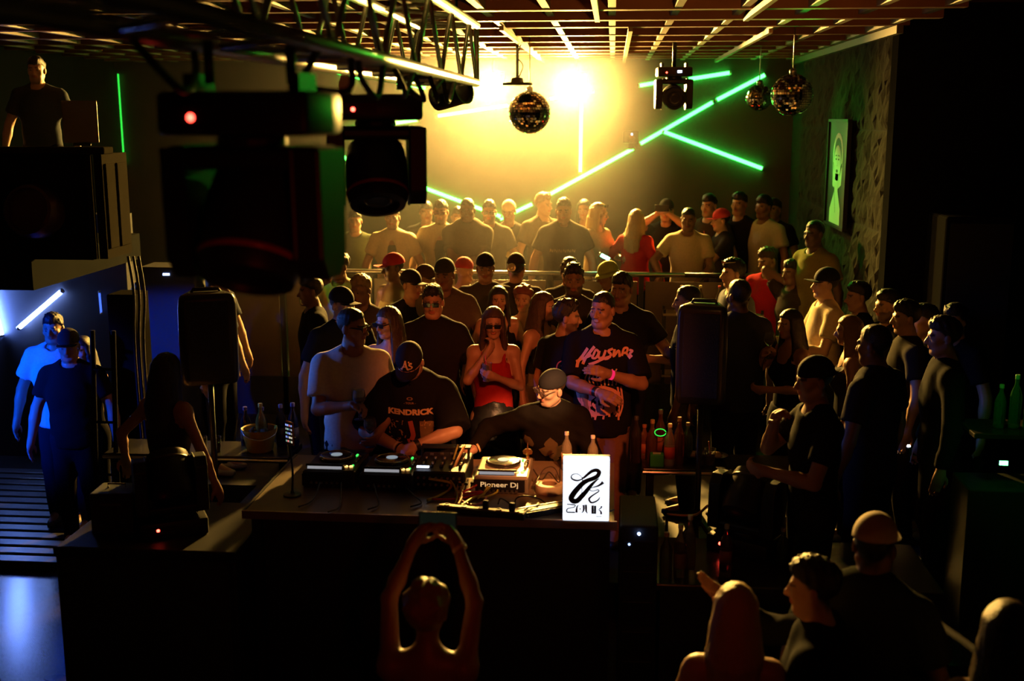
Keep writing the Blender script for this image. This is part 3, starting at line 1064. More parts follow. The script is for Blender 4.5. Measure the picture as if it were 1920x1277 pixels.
# ceiling: boards, cross beams, battens and a few conduits
ceil_ = struct('ceiling', MB().box((-1.5, 6.6, CEIL_Z + .28), (13, 16, .1)), M_CEIL)
for yb in (5.2, 6.0, 6.9, 7.7, 8.25, 9.15, 10.05, 10.85, 11.6, 12.25, 12.85, 13.4, 13.95):
    hgt = .16 if yb != 8.25 else .2
    o = MB().box((-2.0, yb, CEIL_Z + .14 - .0), (8.4, .10, hgt)).build('beam', M_BEAM, ceil_)
x_ = -5.9
while x_ < 2.2:
    MB().box((x_, 9.9, CEIL_Z + .09), (.05, 9.2, .05)).build('batten', M_BATTEN, ceil_)
    x_ += .42
for px_, py0, py1 in ((940, 58, 122), (1182, 60, 127), (1445, 63, 131), (1414, 0, 60), (1118, 0, 56)):
    a = on_z(px_, py0 if py0 else 30, CEIL_Z + .02)
    y0 = on_z(px_, max(py0, 6), CEIL_Z + .02).y; y1 = on_z(px_, min(py1, 131), CEIL_Z + .02).y
    if py0 == 0: y0, y1 = 5.8, 8.2
    MB().box((a.x, (y0 + min(y1, 14.2)) / 2, CEIL_Z + .042), (.034, min(y1, 14.2) - y0, .035)).build('conduit', M_BATTEN, ceil_)
struct('trim_1', MB().box((RW - .02, 11.7, CEIL_Z + .03), (.05, 5.2, .06)), mat('dull_trim', (.14, .12, .08), .6))

# left: light booth hung over the side room
bf = at(178, 285, 8.0)
BX, BY = bf.x, bf.y
booth = empty('light_booth', (BX - 1.4, BY, 2.05), 0, 'dark boxed balcony booth above the blue side room', 'balcony')
M_BOOTH = mat('booth_panel', (.012, .013, .012), .95, spec=.0, noise=.2, nscale=4)
M_BOOTH2 = mat('booth_edge', (.02, .018, .013), .95, spec=.0, noise=.2, nscale=4)
to(MB().box((BX - 1.85, BY, 2.68), (3.6, .06, .74)).build('front_panel', M_BOOTH), booth)
to(MB().box((BX, BY + .24, 2.68), (.06, .42, .74)).build('side_panel', M_BOOTH2), booth)
to(MB().box((BX - .03, BY - .045, 2.68), (.04, .03, .72)).build('corner_trim', M_BOOTH2), booth)
to(MB().box((BX - 1.8, BY, 3.075), (3.8, .16, .05), None, .01).build('ledge', M_BOOTH2), booth)
to(MB().box((BX - 2.3, BY + .9, 2.2), (3.6, 1.9, .22)).build('slab', M_BOOTH), booth)
for i in range(2):
    to(MB().box((BX + .035, BY + .14 + i * .19, 2.68), (.015, .15, .6), None, .005).build('inset_panel', M_BOOTH2), booth)
pl = MB().box((BX - .05, BY + .5, 1.0), (.22, .26, 2.0), None, .01)
struct('trim_2', pl, mat('pillar_paint', (.012, .011, .009), .95, spec=.0, noise=.2))
for i in range(3):
    tag(MB().tube(spline([(BX + .06 + .04 * i, BY + .3, 2.3), (BX + .09 + .04 * i, BY + .29, 2.0), (BX + .07 + .035 * i, BY + .29, 1.5), (BX + .1 + .04 * i, BY + .29, .02)], 6), .011, 6).build('cable', mat('cable_sheath', (.03, .024, .018), .5)), ('thin', 'middle', 'outer')[i] + ' dark cable running down the pillar beside the booth', 'cable')
# ribbed deck boards on the side room floor
deck = empty('deck', (-4.4, 8.6, 0), 0, 'dark ribbed deck boards on the floor of the blue side room', 'decking')
for i in range(14):
    to(MB().box((-4.6, 7.75 + i * .16, .035), (2.2, .12, .07), None, .008).build('plank', mat('deck_board', (.06, .06, .07), .35)), deck)

# haze from the fog machine hanging in the back of the room
# volume shaped for its glow: the slanted right side fades it out
prof_ = [(LW + .02, 10.4), (-.3, 10.4), (1.7, 14.33), (LW + .02, 14.33)]
hz = MB().prism(prof_, .72, 3.91).build('haze', None)
hm_ = bpy.data.materials.new('haze_volume')
hm_.use_nodes = True
nt_ = hm_.node_tree
nt_.nodes.remove(nt_.nodes['Principled BSDF'])
vs_ = nt_.nodes.new('ShaderNodeVolumeScatter')
vs_.inputs['Color'].default_value = (1, 1, 1, 1)
vs_.inputs['Density'].default_value = HAZE_DENSITY
vs_.inputs['Anisotropy'].default_value = HAZE_G
nt_.links.new(vs_.outputs[0], nt_.nodes['Material Output'].inputs['Volume'])
hz.data.materials.append(hm_)
tag(hz, 'yellow lit fog hanging over the crowd under the two bright lamps', 'haze', None, 'stuff')

# ------------------------------------------------------------------ light tubes
def tube_lamp(a, b, color, strength, label, r=.022, group=None, cat='light tube'):
    a = Vector(a); b = Vector(b); m = (a + b) / 2
    t = empty('led_tube', m, 0, label, cat, group)
    d = (b - a)
    u = d.normalized()
    MB().tube([a - m + u * .02, b - m - u * .02], r, 10).build('tube', glow('tube_glow', color, strength), t, True)
    for e_ in (a - m, b - m):
        s = -1 if e_ == a - m else 1
        MB().tube([e_ - u * s * .0, e_ - u * s * .022], r * 1.12, 10).build('end_cap', M_METAL, t, True)
    return t
GREEN = (.035, 1.0, .07)
WY = WALL_Y - .04
def wt(p, q, label, s=GREEN_S, y=WY, r=.022): return tube_lamp(on_y(*p, y), on_y(*q, y), GREEN, s, label, r)
wt((1242, 246), (1432, 317), 'green light tube slanting down to the right on the back wall, rightmost low one')
wt((1341, 189), (1437, 139), 'green light tube at the upper right end of the long diagonal line')
wt((1198, 271), (1339, 190), 'green light tube in the middle of the long diagonal line')
wt((1006, 378), (1190, 277), 'green light tube of the long diagonal line left of the small wall projector')
wt((935, 412), (1001, 381), 'short green light tube behind the heads below the long diagonal line')
wt((1090, 186), (1088, 326), 'vertical green light tube under the right bright lamp')
wt((640, 294), (942, 407), 'green light tube slanting down to the right behind the left heads on the terrace')
wt((818, 218), (956, 197), 'green light tube just left of the mirror ball below the lamps')
wt((640, 246), (786, 224), 'dim green light tube behind the nearer moving head light')
wt((1028, 186), (1114, 171), 'green light tube right of the mirror ball, ending at the right lamp')
wt((1196, 161), (1236, 154), 'short green light tube left of the hanging moving head by the back wall')
wt((1288, 149), (1371, 136), 'green light tube under the ceiling right of the hanging moving head')
wt((630, 134), (680, 147), 'green light tube under the ceiling by the white tag, leftmost')
wt((742, 154), (802, 166), 'short green light tube under the ceiling left of the truss end')
tube_lamp(on_y(221, 135, WY), on_y(233, 310, WY), GREEN, 1.2, 'faint thin green light tube standing upright by the left end of the back wall', .010)
# side room tubes
BLUE = (.06, .16, 1.0)
SY = 10.45
tube_lamp(on_y(34, 616, SY), on_y(118, 544, SY), (.25, .40, 1.0), 22, 'bright blue-white light tube slanting up in the side room', .022)
tube_lamp(on_y(-40, 470, SY), on_y(2, 632, SY), (.16, .30, 1.0), 100, 'blue light tube at the left edge of the picture', .03)
tube_lamp(on_y(186, 545, SY), on_y(190, 590, SY), BLUE, 1.5, 'short faint blue light tube by the pillar', .010)
# small tube on the terrace
gp = at(1123, 476, 11.42); gq = at(1146, 488, 11.42)
bt = tube_lamp(gp, gq, (.15, 1, .5), 18, 'short blue-green glowing baton fixed above the terrace rail', .017, cat='baton')
MB().tube([gq - bt.location, Vector((gq.x, RAIL_Y, zr)) - bt.location], .008, 6).build('holder', M_BLACKMETAL, bt, True)

# ------------------------------------------------------------------ the two bright blinders
def blinder(loc, target, label):
    t = empty('blinder_lamp', loc, 0, label, 'stage lamp')
    R = frame_to(Vector(target) - Vector(loc))
    MB().lathe([(.05, -.20), (.085, -.18), (.105, -.10), (.125, .05), (.125, .08), (.118, .08), (.118, .06), (0.0, .06)], R=R, n=28).build('housing', M_BLACKMETAL, t, True, angle=40)
    MB().lathe([(.0, .072), (.08, .07), (.112, .062)], R=R, n=28).build('lens', glow('blinder_glow', (1, .74, .30), 220), t, True)
    MB().tube([(-.14, 0, 0), (-.14, 0, .13), (.14, 0, .13), (.14, 0, 0)], .012, 8).build('yoke', M_BLACKMETAL, t, True)
    MB().tube([(0, 0, .13), (0, 0, CEIL_Z + .235 - loc.z)], .016, 8).build('hanger', M_BLACKMETAL, t, True)
    return t
blinder(LAMP_A, (-1.2, 2.0, 1.6), 'dazzling round stage lamp at the back, left of the pair')
blinder(LAMP_B, (-.2, 2.0, 1.6), 'dazzling round stage lamp at the back, right of the pair')

# ------------------------------------------------------------------ mirror balls
def mirror_ball(c, r, label, motor=False):
    t = empty('mirror_ball', c, 0, label, 'mirror ball')
    n = 26; mb = MB()
    mb.lathe([(max(.001, r * .965 * math.sin(math.pi * i / 14)), -r * .965 * math.cos(math.pi * i / 14)) for i in range(15)], n=20)
    mb.build('core', M_BLACK, t, True)
    tl = MB()
    rr = random.Random(int(r * 1000))
    for j in range(n):
        th0 = math.pi * (j + .08) / n; th1 = math.pi * (j + .92) / n
        mcount = max(4, int(2 * n * math.sin(math.pi * (j + .5) / n)))
        for i in range(mcount):
            p0 = 2 * math.pi * (i + .06) / mcount; p1 = 2 * math.pi * (i + .94) / mcount
            jt = Vector((rr.uniform(-1, 1), rr.uniform(-1, 1), rr.uniform(-1, 1))) * r * .010
            q = [Vector((math.sin(th) * math.cos(p), math.sin(th) * math.sin(p), -math.cos(th))) * r for th, p in ((th0, p0), (th0, p1), (th1, p1), (th1, p0))]
            nrm_ = (q[0] + q[2]).normalized()
            q = [v + Vector(jt) * (0.5 if v is q[0] else -.5 if v is q[2] else 0) for v in q]
            tl.add(q, [(0, 1, 2, 3)])
    o = tl.build('mirror_tiles', mat('mirror_tile', (.62, .6, .55), .07, metal=1.0), t); o['kind'] = 'stuff'
    MB().lathe([(.03, r * .97), (.03, r + .03), (.012, r + .04), (.0, r + .05)], n=14).build('cap', M_METAL, t, True)
    top = CEIL_Z + .235 - c[2]
    MB().tube([(0, 0, r + .04), (0, 0, top)], .005, 6).build('cable', M_METAL, t, True)
    return t
mirror_ball(at(993, 211, 10.6), .195, 'mirror ball hanging below the two bright lamps')
mirror_ball(at(1485, 178, 9.6), .175, 'larger and nearer mirror ball at the right under the ceiling')
mirror_ball(at(1423, 183, 11.2), .128, 'smaller mirror ball half behind the larger one at the right')
pd = at(970, 157, 10.4)
t = empty('pendant_plate', pd, 0, 'flat round plate hanging on a rod between the bright lamps', 'pendant')
MB().lathe([(0, -.012), (.135, -.012), (.14, -.004), (.135, .008), (.06, .012), (.05, .05), (.0, .06)], n=28).build('plate', M_BLACKMETAL, t, True, angle=35)
MB().tube([(0, 0, .05), (0, 0, CEIL_Z + .235 - pd.z)], .013, 8).build('rod', M_BLACKMETAL, t, True)
MB().tube(spline([(.01, 0, .05), (.05, 0, .16), (.0, 0, .24), (.04, .01, CEIL_Z + .05 - pd.z)], 6), .005, 6).build('cable', M_RUBBER, t, True)

# ------------------------------------------------------------------ moving head lights
def moving_head(name, loc, s, pan, tilt, label, hang=True, led=(1, .05, .03), detail_tag=False, lens_red=False):
    """base, yoke with two arms and a tilting head; hang: base on top"""
    t = empty('moving_head', loc, RAD(pan), label, 'stage light', None)
    S = -1 if hang else 1
    def z(v): return v * S * s
    bb = MB()
    bb.box((0, 0, z(.055)), (.40 * s, .27 * s, .11 * s), None, .018 * s)
    base = bb.build('base', M_BLACKGLOSS, t, True, angle=35)
    MB().box((-.08 * s, -.137 * s, z(.06)), (.16 * s, .006 * s, .045 * s)).build('display', mat('display_glass', (.02, .004, .004), .15), base)
    MB().lathe([(0, 0), (.011 * s, 0), (.009 * s, .006 * s), (0, .008 * s)], c=(-.10 * s, -.137 * s, z(.065)), R=rot(90, 0, 0), n=12).build('indicator', glow('led_red', led, 14), base)
    for x in (-.14, .14):
        MB().box((x * s, 0, z(-.02)), (.03 * s, .12 * s, .05 * s)).build('foot' if not hang else 'clamp', M_BLACKMETAL, t)
    # yoke
    yk = MB()
    yk.lathe([(.09 * s, 0), (.09 * s, .03 * s)], c=(0, 0, z(.125) - (.015 * s)), n=24)
    yk.box((0, 0, z(.165)), (.42 * s, .19 * s, .06 * s), None, .02 * s)
    for x in (-1, 1):
        pts = [(-.10, .14), (.10, .14), (.09, .42), (.05, .475), (-.05, .475), (-.09, .42)]
        poly = [(y_ * s, z(zz)) for y_, zz in pts]
        vs = []
        for xx in (.138, .215):
            vs += [(x * xx * s, p[0], p[1]) for p in poly]
        n = len(poly)
        fs = [tuple(range(n)), tuple(range(n, 2 * n))] + [(i, (i + 1) % n, n + (i + 1) % n, n + i) for i in range(n)]
        yk.add(vs, fs)
    yo = yk.build('yoke', M_BLACKGLOSS, t)
    bv = yo.modifiers.new('bevel', 'BEVEL'); bv.width = .008 * s; bv.segments = 2; bv.limit_method = 'ANGLE'
    # head, lens along local +z turned by tilt
    R = Matrix.Rotation(RAD(tilt), 3, 'X')
    c = (0, 0, z(.335))
    hd = MB().lathe([(.0, -.14 * s), (.09 * s, -.138 * s), (.124 * s, -.115 * s), (.135 * s, -.05 * s), (.137 * s, .05 * s), (.132 * s, .13 * s), (.122 * s, .16 * s), (.095 * s, .163 * s), (.09 * s, .145 * s)], c=c, R=R, n=30).build('head', M_BLACKGLOSS, t, True, angle=40)
    MB().lathe([(.0, .135 * s), (.05 * s, .147 * s), (.09 * s, .139 * s)], c=c, R=R, n=26).build('lens', M_LENS, hd, True)
    MB().lathe([(.120 * s, .096 * s), (.138 * s, .098 * s), (.136 * s, .112 * s), (.120 * s, .116 * s), (.120 * s, .096 * s)], c=c, R=R, n=30).build('lens_ring', mat('red_ring' if lens_red else 'ring_plastic', (.30, .02, .015) if lens_red else (.05, .05, .05), .3), hd, True)
    for i in range(6):
        a = math.radians(60 * i)
        MB().box((c[0], c[1], c[2]), (.001, .001, .001)) if False else None
    return t
mh1 = moving_head('a', at(470, 172, 3.02) + Vector((0, 0, .0)), 1.03, -6, 152, 'large blurred black moving head light hanging nearest the camera', True, lens_red=True)
mh2 = moving_head('b', at(703, 177, 5.0), 1.0, 14, 150, 'black moving head light hanging second on the truss, half behind the nearest', True, lens_red=True)
tg = at(645, 158, 4.9)
tag(MB().prism([(-.022, -.055), (.026, -.055), (.030, .01), (.012, .055), (-.008, .052), (-.024, .0)], -.003, .003, rot(90, 0, 8), tg).build('paper_tag', mat('white_paper', (.85, .8, .7), .7)), 'white paper tag stuck up on the second hanging moving head', 'tag')
mh3 = moving_head('c', at(1264, 126, 10.9), .82, 4, 100, 'small moving head light hanging under the ceiling near the right back wall', True, (.6, .7, 1.0))
MB().box((.04, -.115, -.045), (.04, .004, .022)).build('status_screen', glow('led_white', (.65, .75, 1), 6), mh3)
MB().tube([(0, 0, 0), (0, 0, CEIL_Z + .235 - mh3.location.z)], .02, 8).build('hanger', M_BLACKMETAL, mh3, True)

# projector on the back wall
pj = on_y(1183, 257, WALL_Y - .12)
t = empty('wall_projector', pj, 0, 'small dark wall light with a white indicator on the back wall', 'stage light')
MB().box((0, 0, 0), (.20, .16, .15), None, .02).build('housing', M_BLACKGLOSS, t)
MB().lathe([(0, 0), (.05, 0), (.045, .03), (0, .02)], c=(0, -.08, -.02), R=rot(90, 0, 0), n=16).build('lens', M_LENS, t)
MB().box((.01, -.085, .03), (.016, .01, .03)).build('indicator', glow('led_white', (.65, .75, 1), 6), t)
MB().box((0, .07, -.1), (.06, .08, .1)).build('bracket', M_BLACKMETAL, t)

# ------------------------------------------------------------------ truss over the left front
TZ = at(900, 157, 6.8).z
TX = at(900, 157, 6.8).x
tw_, th_ = .34, .32
ts = empty('lighting_truss', (TX - tw_ / 2, 4.3, TZ), 0, 'square aluminium lighting truss running from the camera towards the lamps', 'truss')
Y0, Y1 = 1.2, 6.75
M_TRUSS = mat('truss_aluminium', (.42, .42, .40), .38, metal=.85)
corners = {}
for n_, dx in (('l', -tw_), ('r', 0)):
    for m_, dz in (('b', 0), ('t', th_)):
        corners[n_ + m_] = (TX + dx, TZ + dz)
        to(MB().tube([(TX + dx, Y0, TZ + dz), (TX + dx, Y1, TZ + dz)], .024, 10).build('chord', M_TRUSS, None, True), ts)
pairs = [('lb', 'rb'), ('rb', 'rt'), ('rt', 'lt'), ('lt', 'lb')]
ny = 16
for a, b in pairs:
    for i in range(ny):
        ya = Y0 + (Y1 - Y0) * i / ny; yb = Y0 + (Y1 - Y0) * (i + 1) / ny
        p, q = (a, b) if i % 2 == 0 else (b, a)
        to(MB().tube([(corners[p][0], ya, corners[p][1]), (corners[q][0], yb, corners[q][1])], .011, 6).build('brace', M_TRUSS, None, True), ts)
    to(MB().tube([(corners[a][0], Y1, corners[a][1]), (corners[b][0], Y1, corners[b][1])], .016, 8).build('end_bar', M_TRUSS, None, True), ts)
for yy in (2.0, 5.9):
    for dx in (-tw_, 0):
        to(MB().tube([(TX + dx, yy, TZ + th_), (TX + dx, yy, CEIL_Z + .25)], .008, 6).build('hanger', M_BLACKMETAL, None, True), ts)
# par lamp at the truss end, hoses and cables over the fixtures
pp = Vector((TX - .12, 6.45, TZ - .07))
t = empty('par_lamp', pp, 0, 'small unlit lamp clamped under the far end of the truss', 'stage lamp')
MB().lathe([(.045, -.11), (.07, -.09), (.08, .09), (.085, .11), (.075, .11), (.07, .09), (0, .08)], R=rot(75, 0, 60), n=20).build('housing', M_BLACKMETAL, t, True, angle=40)
MB().tube([(0, 0, 0), (0, 0, .09)], .014, 8).build('clamp', M_BLACKMETAL, t, True)
rng = random.Random(11)
CAB = ['black cable loop %s under the lighting truss' % w for w in ('hanging left of the nearest moving head', 'behind the nearest moving head', 'between the two moving heads', 'beside the red indicator of the second moving head', 'over the second moving head', 'right of the second moving head', 'closest to the small unlit lamp')]
CABY = (2.7, 3.1, 3.6, 4.2, 4.6, 5.0, 5.4)
for i in range(7):
    x0 = TX - rng.choice((0, tw_)); y0 = CABY[i]
    z0 = TZ - .02
    pts = [(x0, y0, z0), (x0 + rng.uniform(-.1, .1), y0 + .1, z0 - rng.uniform(.05, .12)), (x0 + rng.uniform(-.1, .1), y0 + .25, z0 - rng.uniform(.02, .12)), (x0, y0 + .4, z0)]
    tag(MB().tube(spline(pts, 6), .011, 6).build('cable', M_RUBBER), CAB[i], 'cable', 'cables looped under the lighting truss')
for x_, y_ in ((mh1.location.x, mh1.location.y), (mh2.location.x, mh2.location.y)):
    pass
for mh in (mh1, mh2):
    for dx in (-.11, .11):
        p = mh.location + Vector((dx, 0, 0))
        to(MB().tube([(p.x, p.y, p.z + .02), (min(max(p.x, TX - tw_), TX), p.y, TZ)], .014, 8).build('hook_clamp', M_BLACKMETAL, None, True), mh)

# ------------------------------------------------------------------ DJ booth
TX0, TX1, TY0, TY1, TZ0 = -1.96, .04, 5.80, 6.86, 1.2
t = empty('dj_table', ((TX0 + TX1) / 2, (TY0 + TY1) / 2, 0), 0, 'long dark table with a metal edge carrying the music decks', 'table')
M_TOP = mat('table_top', (.20, .14, .09), .4, noise=.3, nscale=7)
to(MB().box(((TX0 + TX1) / 2, (TY0 + TY1) / 2, TZ0 - .02), (TX1 - TX0, TY1 - TY0, .04)).build('table_top', M_TOP), t)
M_EDGE = mat('edge_strip', (.45, .30, .30), .3, metal=.7)
to(MB().box(((TX0 + TX1) / 2, TY0 - .008, TZ0 - .018), (TX1 - TX0 + .03, .016, .045)).build('edge_strip', M_EDGE), t)
to(MB().box((TX0 - .008, (TY0 + TY1) / 2, TZ0 - .018), (.016, TY1 - TY0, .045)).build('edge_strip', M_BLACKMETAL), t)
to(MB().box(((TX0 + TX1) / 2, TY0 + .10, .58), (TX1 - TX0 - .04, .04, 1.16)).build('front_panel', M_BLACK), t)
for x in (TX0 + .05, TX1 - .05):
    for y in (TY0 + .05, TY1 - .06):
        to(MB().box((x, y, .58 if y < 6.2 else .74), (.05, .05, 1.16 if y < 6.2 else .86)).build('leg', M_BLACKMETAL), t)

def subwoofer(x0, x1, y0, y1, z1, label):
    t = empty('subwoofer', ((x0 + x1) / 2, (y0 + y1) / 2, 0), 0, label, 'speaker')
    to(MB().box(((x0 + x1) / 2, (y0 + y1) / 2, z1 / 2), (x1 - x0, y1 - y0, z1), None, .012).build('cabinet', M_BLACK), t)
    to(MB().box(((x0 + x1) / 2, y0 - .008, z1 / 2), (x1 - x0 - .08, .012, z1 - .1)).build('grille', mat('grille', (.02, .02, .02), .6, bump=.5, nscale=200)), t)
    for x in (x0 + .02, x1 - .02): to(MB().box((x, y0 - .002, z1 - .02), (.05, .02, .05), None, .006).build('corner_guard', M_BLACKMETAL), t)
    return t
subwoofer(-3.0, -1.99, 5.69, 6.5, 1.0, 'large black bass speaker box left of the table, at the edge of the blue floor')
# smaller case on it
kc = on_z(195, 1015, 1.0)
t = empty('flight_case', (kc.x, 6.0, 1.0), RAD(4), 'small dark square case left of the floor-standing moving head', 'case')
MB().box((0, 0, .12), (.24, .22, .24), None, .012).build('body', mat('case_green', (.03, .035, .032), .6), t)
MB().box((0, -.112, .18), (.12, .004, .012)).build('label_strip', mat('label_grey', (.12, .12, .12), .6), t)
MB().tube([(-.05, 0, .24), (-.05, 0, .265), (.05, 0, .265), (.05, 0, .24)], .006, 6).build('handle', M_CHROME, t)
moving_head('d', (on_z(312, 1008, 1.0).x, 5.98, 1.0), .92, 28, -38, 'glossy black moving head light standing on the speaker box at the left, rim lit blue', False, (.1, .2, 1))

# ---- players, mixer
M_DECK = mat('deck_top', (.028, .028, .03), .3)
M_JOGTOP = mat('jog_top', (.02, .02, .022), .2, coat=.6)
def deck(loc, label, text=False, pale=False, ring=(1, 1, 1), screen=(.55, .55, .6), rz=0):
    t = empty('media_player', loc, RAD(rz), label, 'music player')
    MB().box((0, 0, .05), (.31, .40, .10), None, .010).build('body', M_DECK if not pale else mat('deck_lit_body', (.35, .31, .24), .35, metal=.3), t)  # pale: the light on the right player is put into lighter colours
    MB().box((0, -.02, .102), (.29, .345, .006), None, .002).build('top_plate', mat('deck_plate', (.05, .047, .04), .3) if not pale else mat('deck_plate_lit', (.62, .55, .42), .35), t)
    j = MB().lathe([(0, .105), (.102, .105), (.104, .118), (.098, .124), (.088, .128), (0, .128)], c=(-.01, .045, 0), n=36).build('jog_wheel', M_JOGTOP, t, True, angle=30)
    MB().lathe([(.088, .1275), (.099, .1235), (.0995, .1265), (.0885, .1305), (.088, .1275)], c=(-.01, .045, 0), n=36).build('chrome_ring', M_CHROME, j, True)
    MB().lathe([(0, .1295), (.034, .1295), (.034, .131), (0, .131)], c=(-.01, .045, 0), n=24).build('centre_display', glow('jog_display', (.50, .60, .68), .45), j)
    scr = MB().box((-.025, -.155, .125), (.22, .085, .012), rot(-16, 0, 0), .003).build('screen', M_BLACKGLOSS, t)
    MB().box((-.025, -.190, .121), (.20, .006, .018), rot(-16, 0, 0)).build('screen_light', glow('screen_light', screen, .5), scr)
    for i in range(8):
        MB().box((-.12 + i * .025, -.088, .108), (.016, .012, .006), None, .002).build('pad', glow('pad_teal', (.10, .22, .22), .10), t)
    for i, (x, y, c) in enumerate(((.085, -.115, (1, .5, .12)), (.113, -.115, (1, .5, .12)), (.10, .12, (.05, 1, .1)), (.10, .10, (1, .35, .06)), (.12, -.095, (1, .1, .05)))):
        MB().lathe([(0, 0), (.011 if i < 2 else .007, 0), (.010 if i < 2 else .006, .006), (0, .008)], c=(x, y, .105), n=12).build('button', glow('button_glow', c, 3.2 if i < 2 else 1.6), t, True)
    for i in range(3):
        MB().lathe([(.010, 0), (.009, .016), (0, .017)], c=(.125, -.03 + i * .045, .105), n=12).build('knob', M_METAL, t, True)
    MB().box((.13, .05, .108), (.012, .12, .005)).build('fader_slot', M_BLACK, t)
    MB().box((.13, .03, .116), (.02, .012, .014), None, .003).build('fader_cap', M_BLACKGLOSS, t)
    MB().box((-.01, -.203, .05), (.29, .006, .07)).build('rear_panel', M_BLACKGLOSS, t)
    if text:
        vs, fs = text_mesh('Pioneer Dj', .040, .0006, 1.25)
        flat_obj('lettering', [(vs, fs)], glow('lettering_lit', (1, .55, .22), .8), t, (-.01, -.2065, .056), (1, 0, 0), (0, 0, 1))
        for i in range(9): MB().box((-.12 + i * .026, -.208, .020), (.014, .012, .014)).build('socket', M_METAL, t)
    else:
        for i in range(6): MB().box((-.10 + i * .03, -.208, .035), (.013, .012, .013)).build('socket', M_METAL, t)
    return t
deck(Vector((-1.60, 6.42, TZ0)), 'leftmost music player with a white lit platter ring', ring=(1, 1, 1))
deck(Vector((-1.26, 6.39, TZ0)), 'music player second from the left, its platter unlit', screen=(.65, .25, .25))
deck(Vector((-.60, 6.40, TZ0)), 'pale lit music player with lettering on its back, right of the mixer', True, True)
# mixer
t = empty('mixer', (-.96, 6.44, TZ0), 0, 'black mixer between the music players, seen from its back', 'mixer')
MB().box((0, 0, .055), (.30, .40, .11), None, .010).build('body', M_BLACK, t)
MB().box((0, -.203, .055), (.28, .006, .09)).build('rear_panel', M_BLACKGLOSS, t)
for r_i in range(4):
    for c_i in range(5):
        MB().lathe([(.010, 0), (.008, .018), (0, .019)], c=(-.11 + c_i * .055, -.12 + r_i * .05, .11), n=10).build('knob', M_METAL if r_i % 2 else M_BLACKGLOSS, t, True)
for c_i in range(4):
    MB().box((-.09 + c_i * .06, .12, .113), (.006, .07, .004)).build('fader_slot', M_RUBBER, t)
    MB().box((-.09 + c_i * .06, .11 + .01 * c_i, .120), (.022, .010, .014), None, .002).build('fader_cap', M_METAL, t)
for r_i in range(2):
    for c_i in range(8): MB().lathe([(.008, 0), (.008, .01), (.004, .01), (.004, .003), (0, .003)], c=(-.12 + c_i * .034, -.206, .035 + r_i * .04), R=rot(90, 0, 0), n=10).build('socket', M_METAL, t)
MB().box((-.10, -.16, .125), (.07, .03, .012), rot(-12, 0, 0)).build('meter_screen', glow('meter', (.6, .65, .8), 2.2), t)
# effects unit on a stand over the mixer edge
t = empty('laptop_stand', (-.97, 6.62, TZ0), 0, 'thin metal stand bridging over the mixer, cables hanging from it', 'stand')
for x in (-.14, .14):
    MB().tube([(x, -.10, 0), (x, -.05, .150)], .008, 8).build('leg', M_BLACKMETAL, t, True)
MB().box((0, -.02, .155), (.30, .07, .012), None, .003).build('shelf', M_BLACK, t)

# lit mixer top with faders as a separate piece, light painted in as cream
t = empty('lit_mixer_top', (-.80, 6.22, TZ0), RAD(-4), 'lit part of the mixer top with dark faders, left of the right music player', 'lit_mixer_top')
MB().box((0, 0, .022), (.11, .17, .04), rot(14, 0, 0), .006).build('body', mat('lit_mixer_plastic', (.75, .66, .48), .4), t)
for i in range(3):
    MB().box((-.032 + i * .032, -.01, .046), (.007, .11, .005), rot(14, 0, 0)).build('fader_slot', M_BLACK, t)
    MB().box((-.032 + i * .032, -.03 + .02 * i, .053), (.02, .012, .014), rot(14, 0, 0)).build('fader_cap', M_BLACKGLOSS, t)

# cables
def cable(pts, r, col, label, group=None):
    m = mat('cable_sheath', col, .45)
    return tag(MB().tube(spline(pts, 8), r, 8).build('cable', m, None, True), label, 'cable', group)
def tp(px, py, h=.012): return on_z(px, py, TZ0 + h)
cable([(-1.02, 6.23, 1.27), tp(843, 905, .05), tp(842, 918), tp(822, 930), tp(801, 938)], .0075, (.75, .62, .05), 'yellow cable bending left in front of the mixer')
cable([tp(868, 925, .03), tp(905, 922, .03), tp(860, 935), tp(810, 936)], .006, (.7, .06, .05), 'red cable lying left of the yellow bundle')
cable([(-.86, 6.60, 1.365), tp(852, 880, .10), tp(862, 905, .05), tp(866, 930, .02), tp(858, 948)], .0085, (.75, .42, .18), 'pale orange cable hanging from the stand to the table edge')
cable([(-.90, 6.60, 1.365), tp(843, 890, .08), tp(852, 912, .04), tp(857, 932, .02), tp(850, 950)], .006, (.5, .45, .08), 'olive cable hanging beside the pale orange one')
cable([tp(915, 912, .05), tp(905, 928), tp(890, 932), tp(872, 944), tp(864, 948)], .0085, (.8, .7, .06), 'thick yellow cable curling to the power strip')
cable([tp(930, 905, .05), tp(932, 922, .02), tp(910, 932), tp(895, 930)], .006, (.8, .7, .06), 'thin yellow cable loop behind the player lettering')
cable([tp(900, 905, .06), tp(885, 915, .04), tp(870, 922, .03), tp(862, 936), tp(880, 946)], .006, (.75, .08, .06), 'red cable loop under the pale player')
cable([tp(912, 933), tp(905, 942), tp(890, 947), tp(882, 946)], .0075, (.8, .22, .15), 'short pink-red cable by the power strip')
cable([tp(924, 905, .05), tp(918, 915, .06), tp(905, 928, .03), tp(895, 935)], .005, (.75, .7, .1), 'fine yellow cable among the red ones')
cable([tp(934, 945), tp(938, 935, .03), tp(950, 940, .04), tp(962, 952)], .004, (.02, .02, .02), 'thin black lead arching over the power strip')
cable([tp(965, 952), tp(968, 935, .05), tp(985, 930, .07), tp(1010, 935, .05), tp(1025, 945)], .004, (.02, .02, .02), 'black lead arching to the slim dark device')
cable([tp(975, 968), tp(985, 955, .03), tp(998, 950, .02), tp(990, 968), tp(978, 962, .02)], .005, (.03, .03, .03), 'coiled black lead at the end of the power strip')
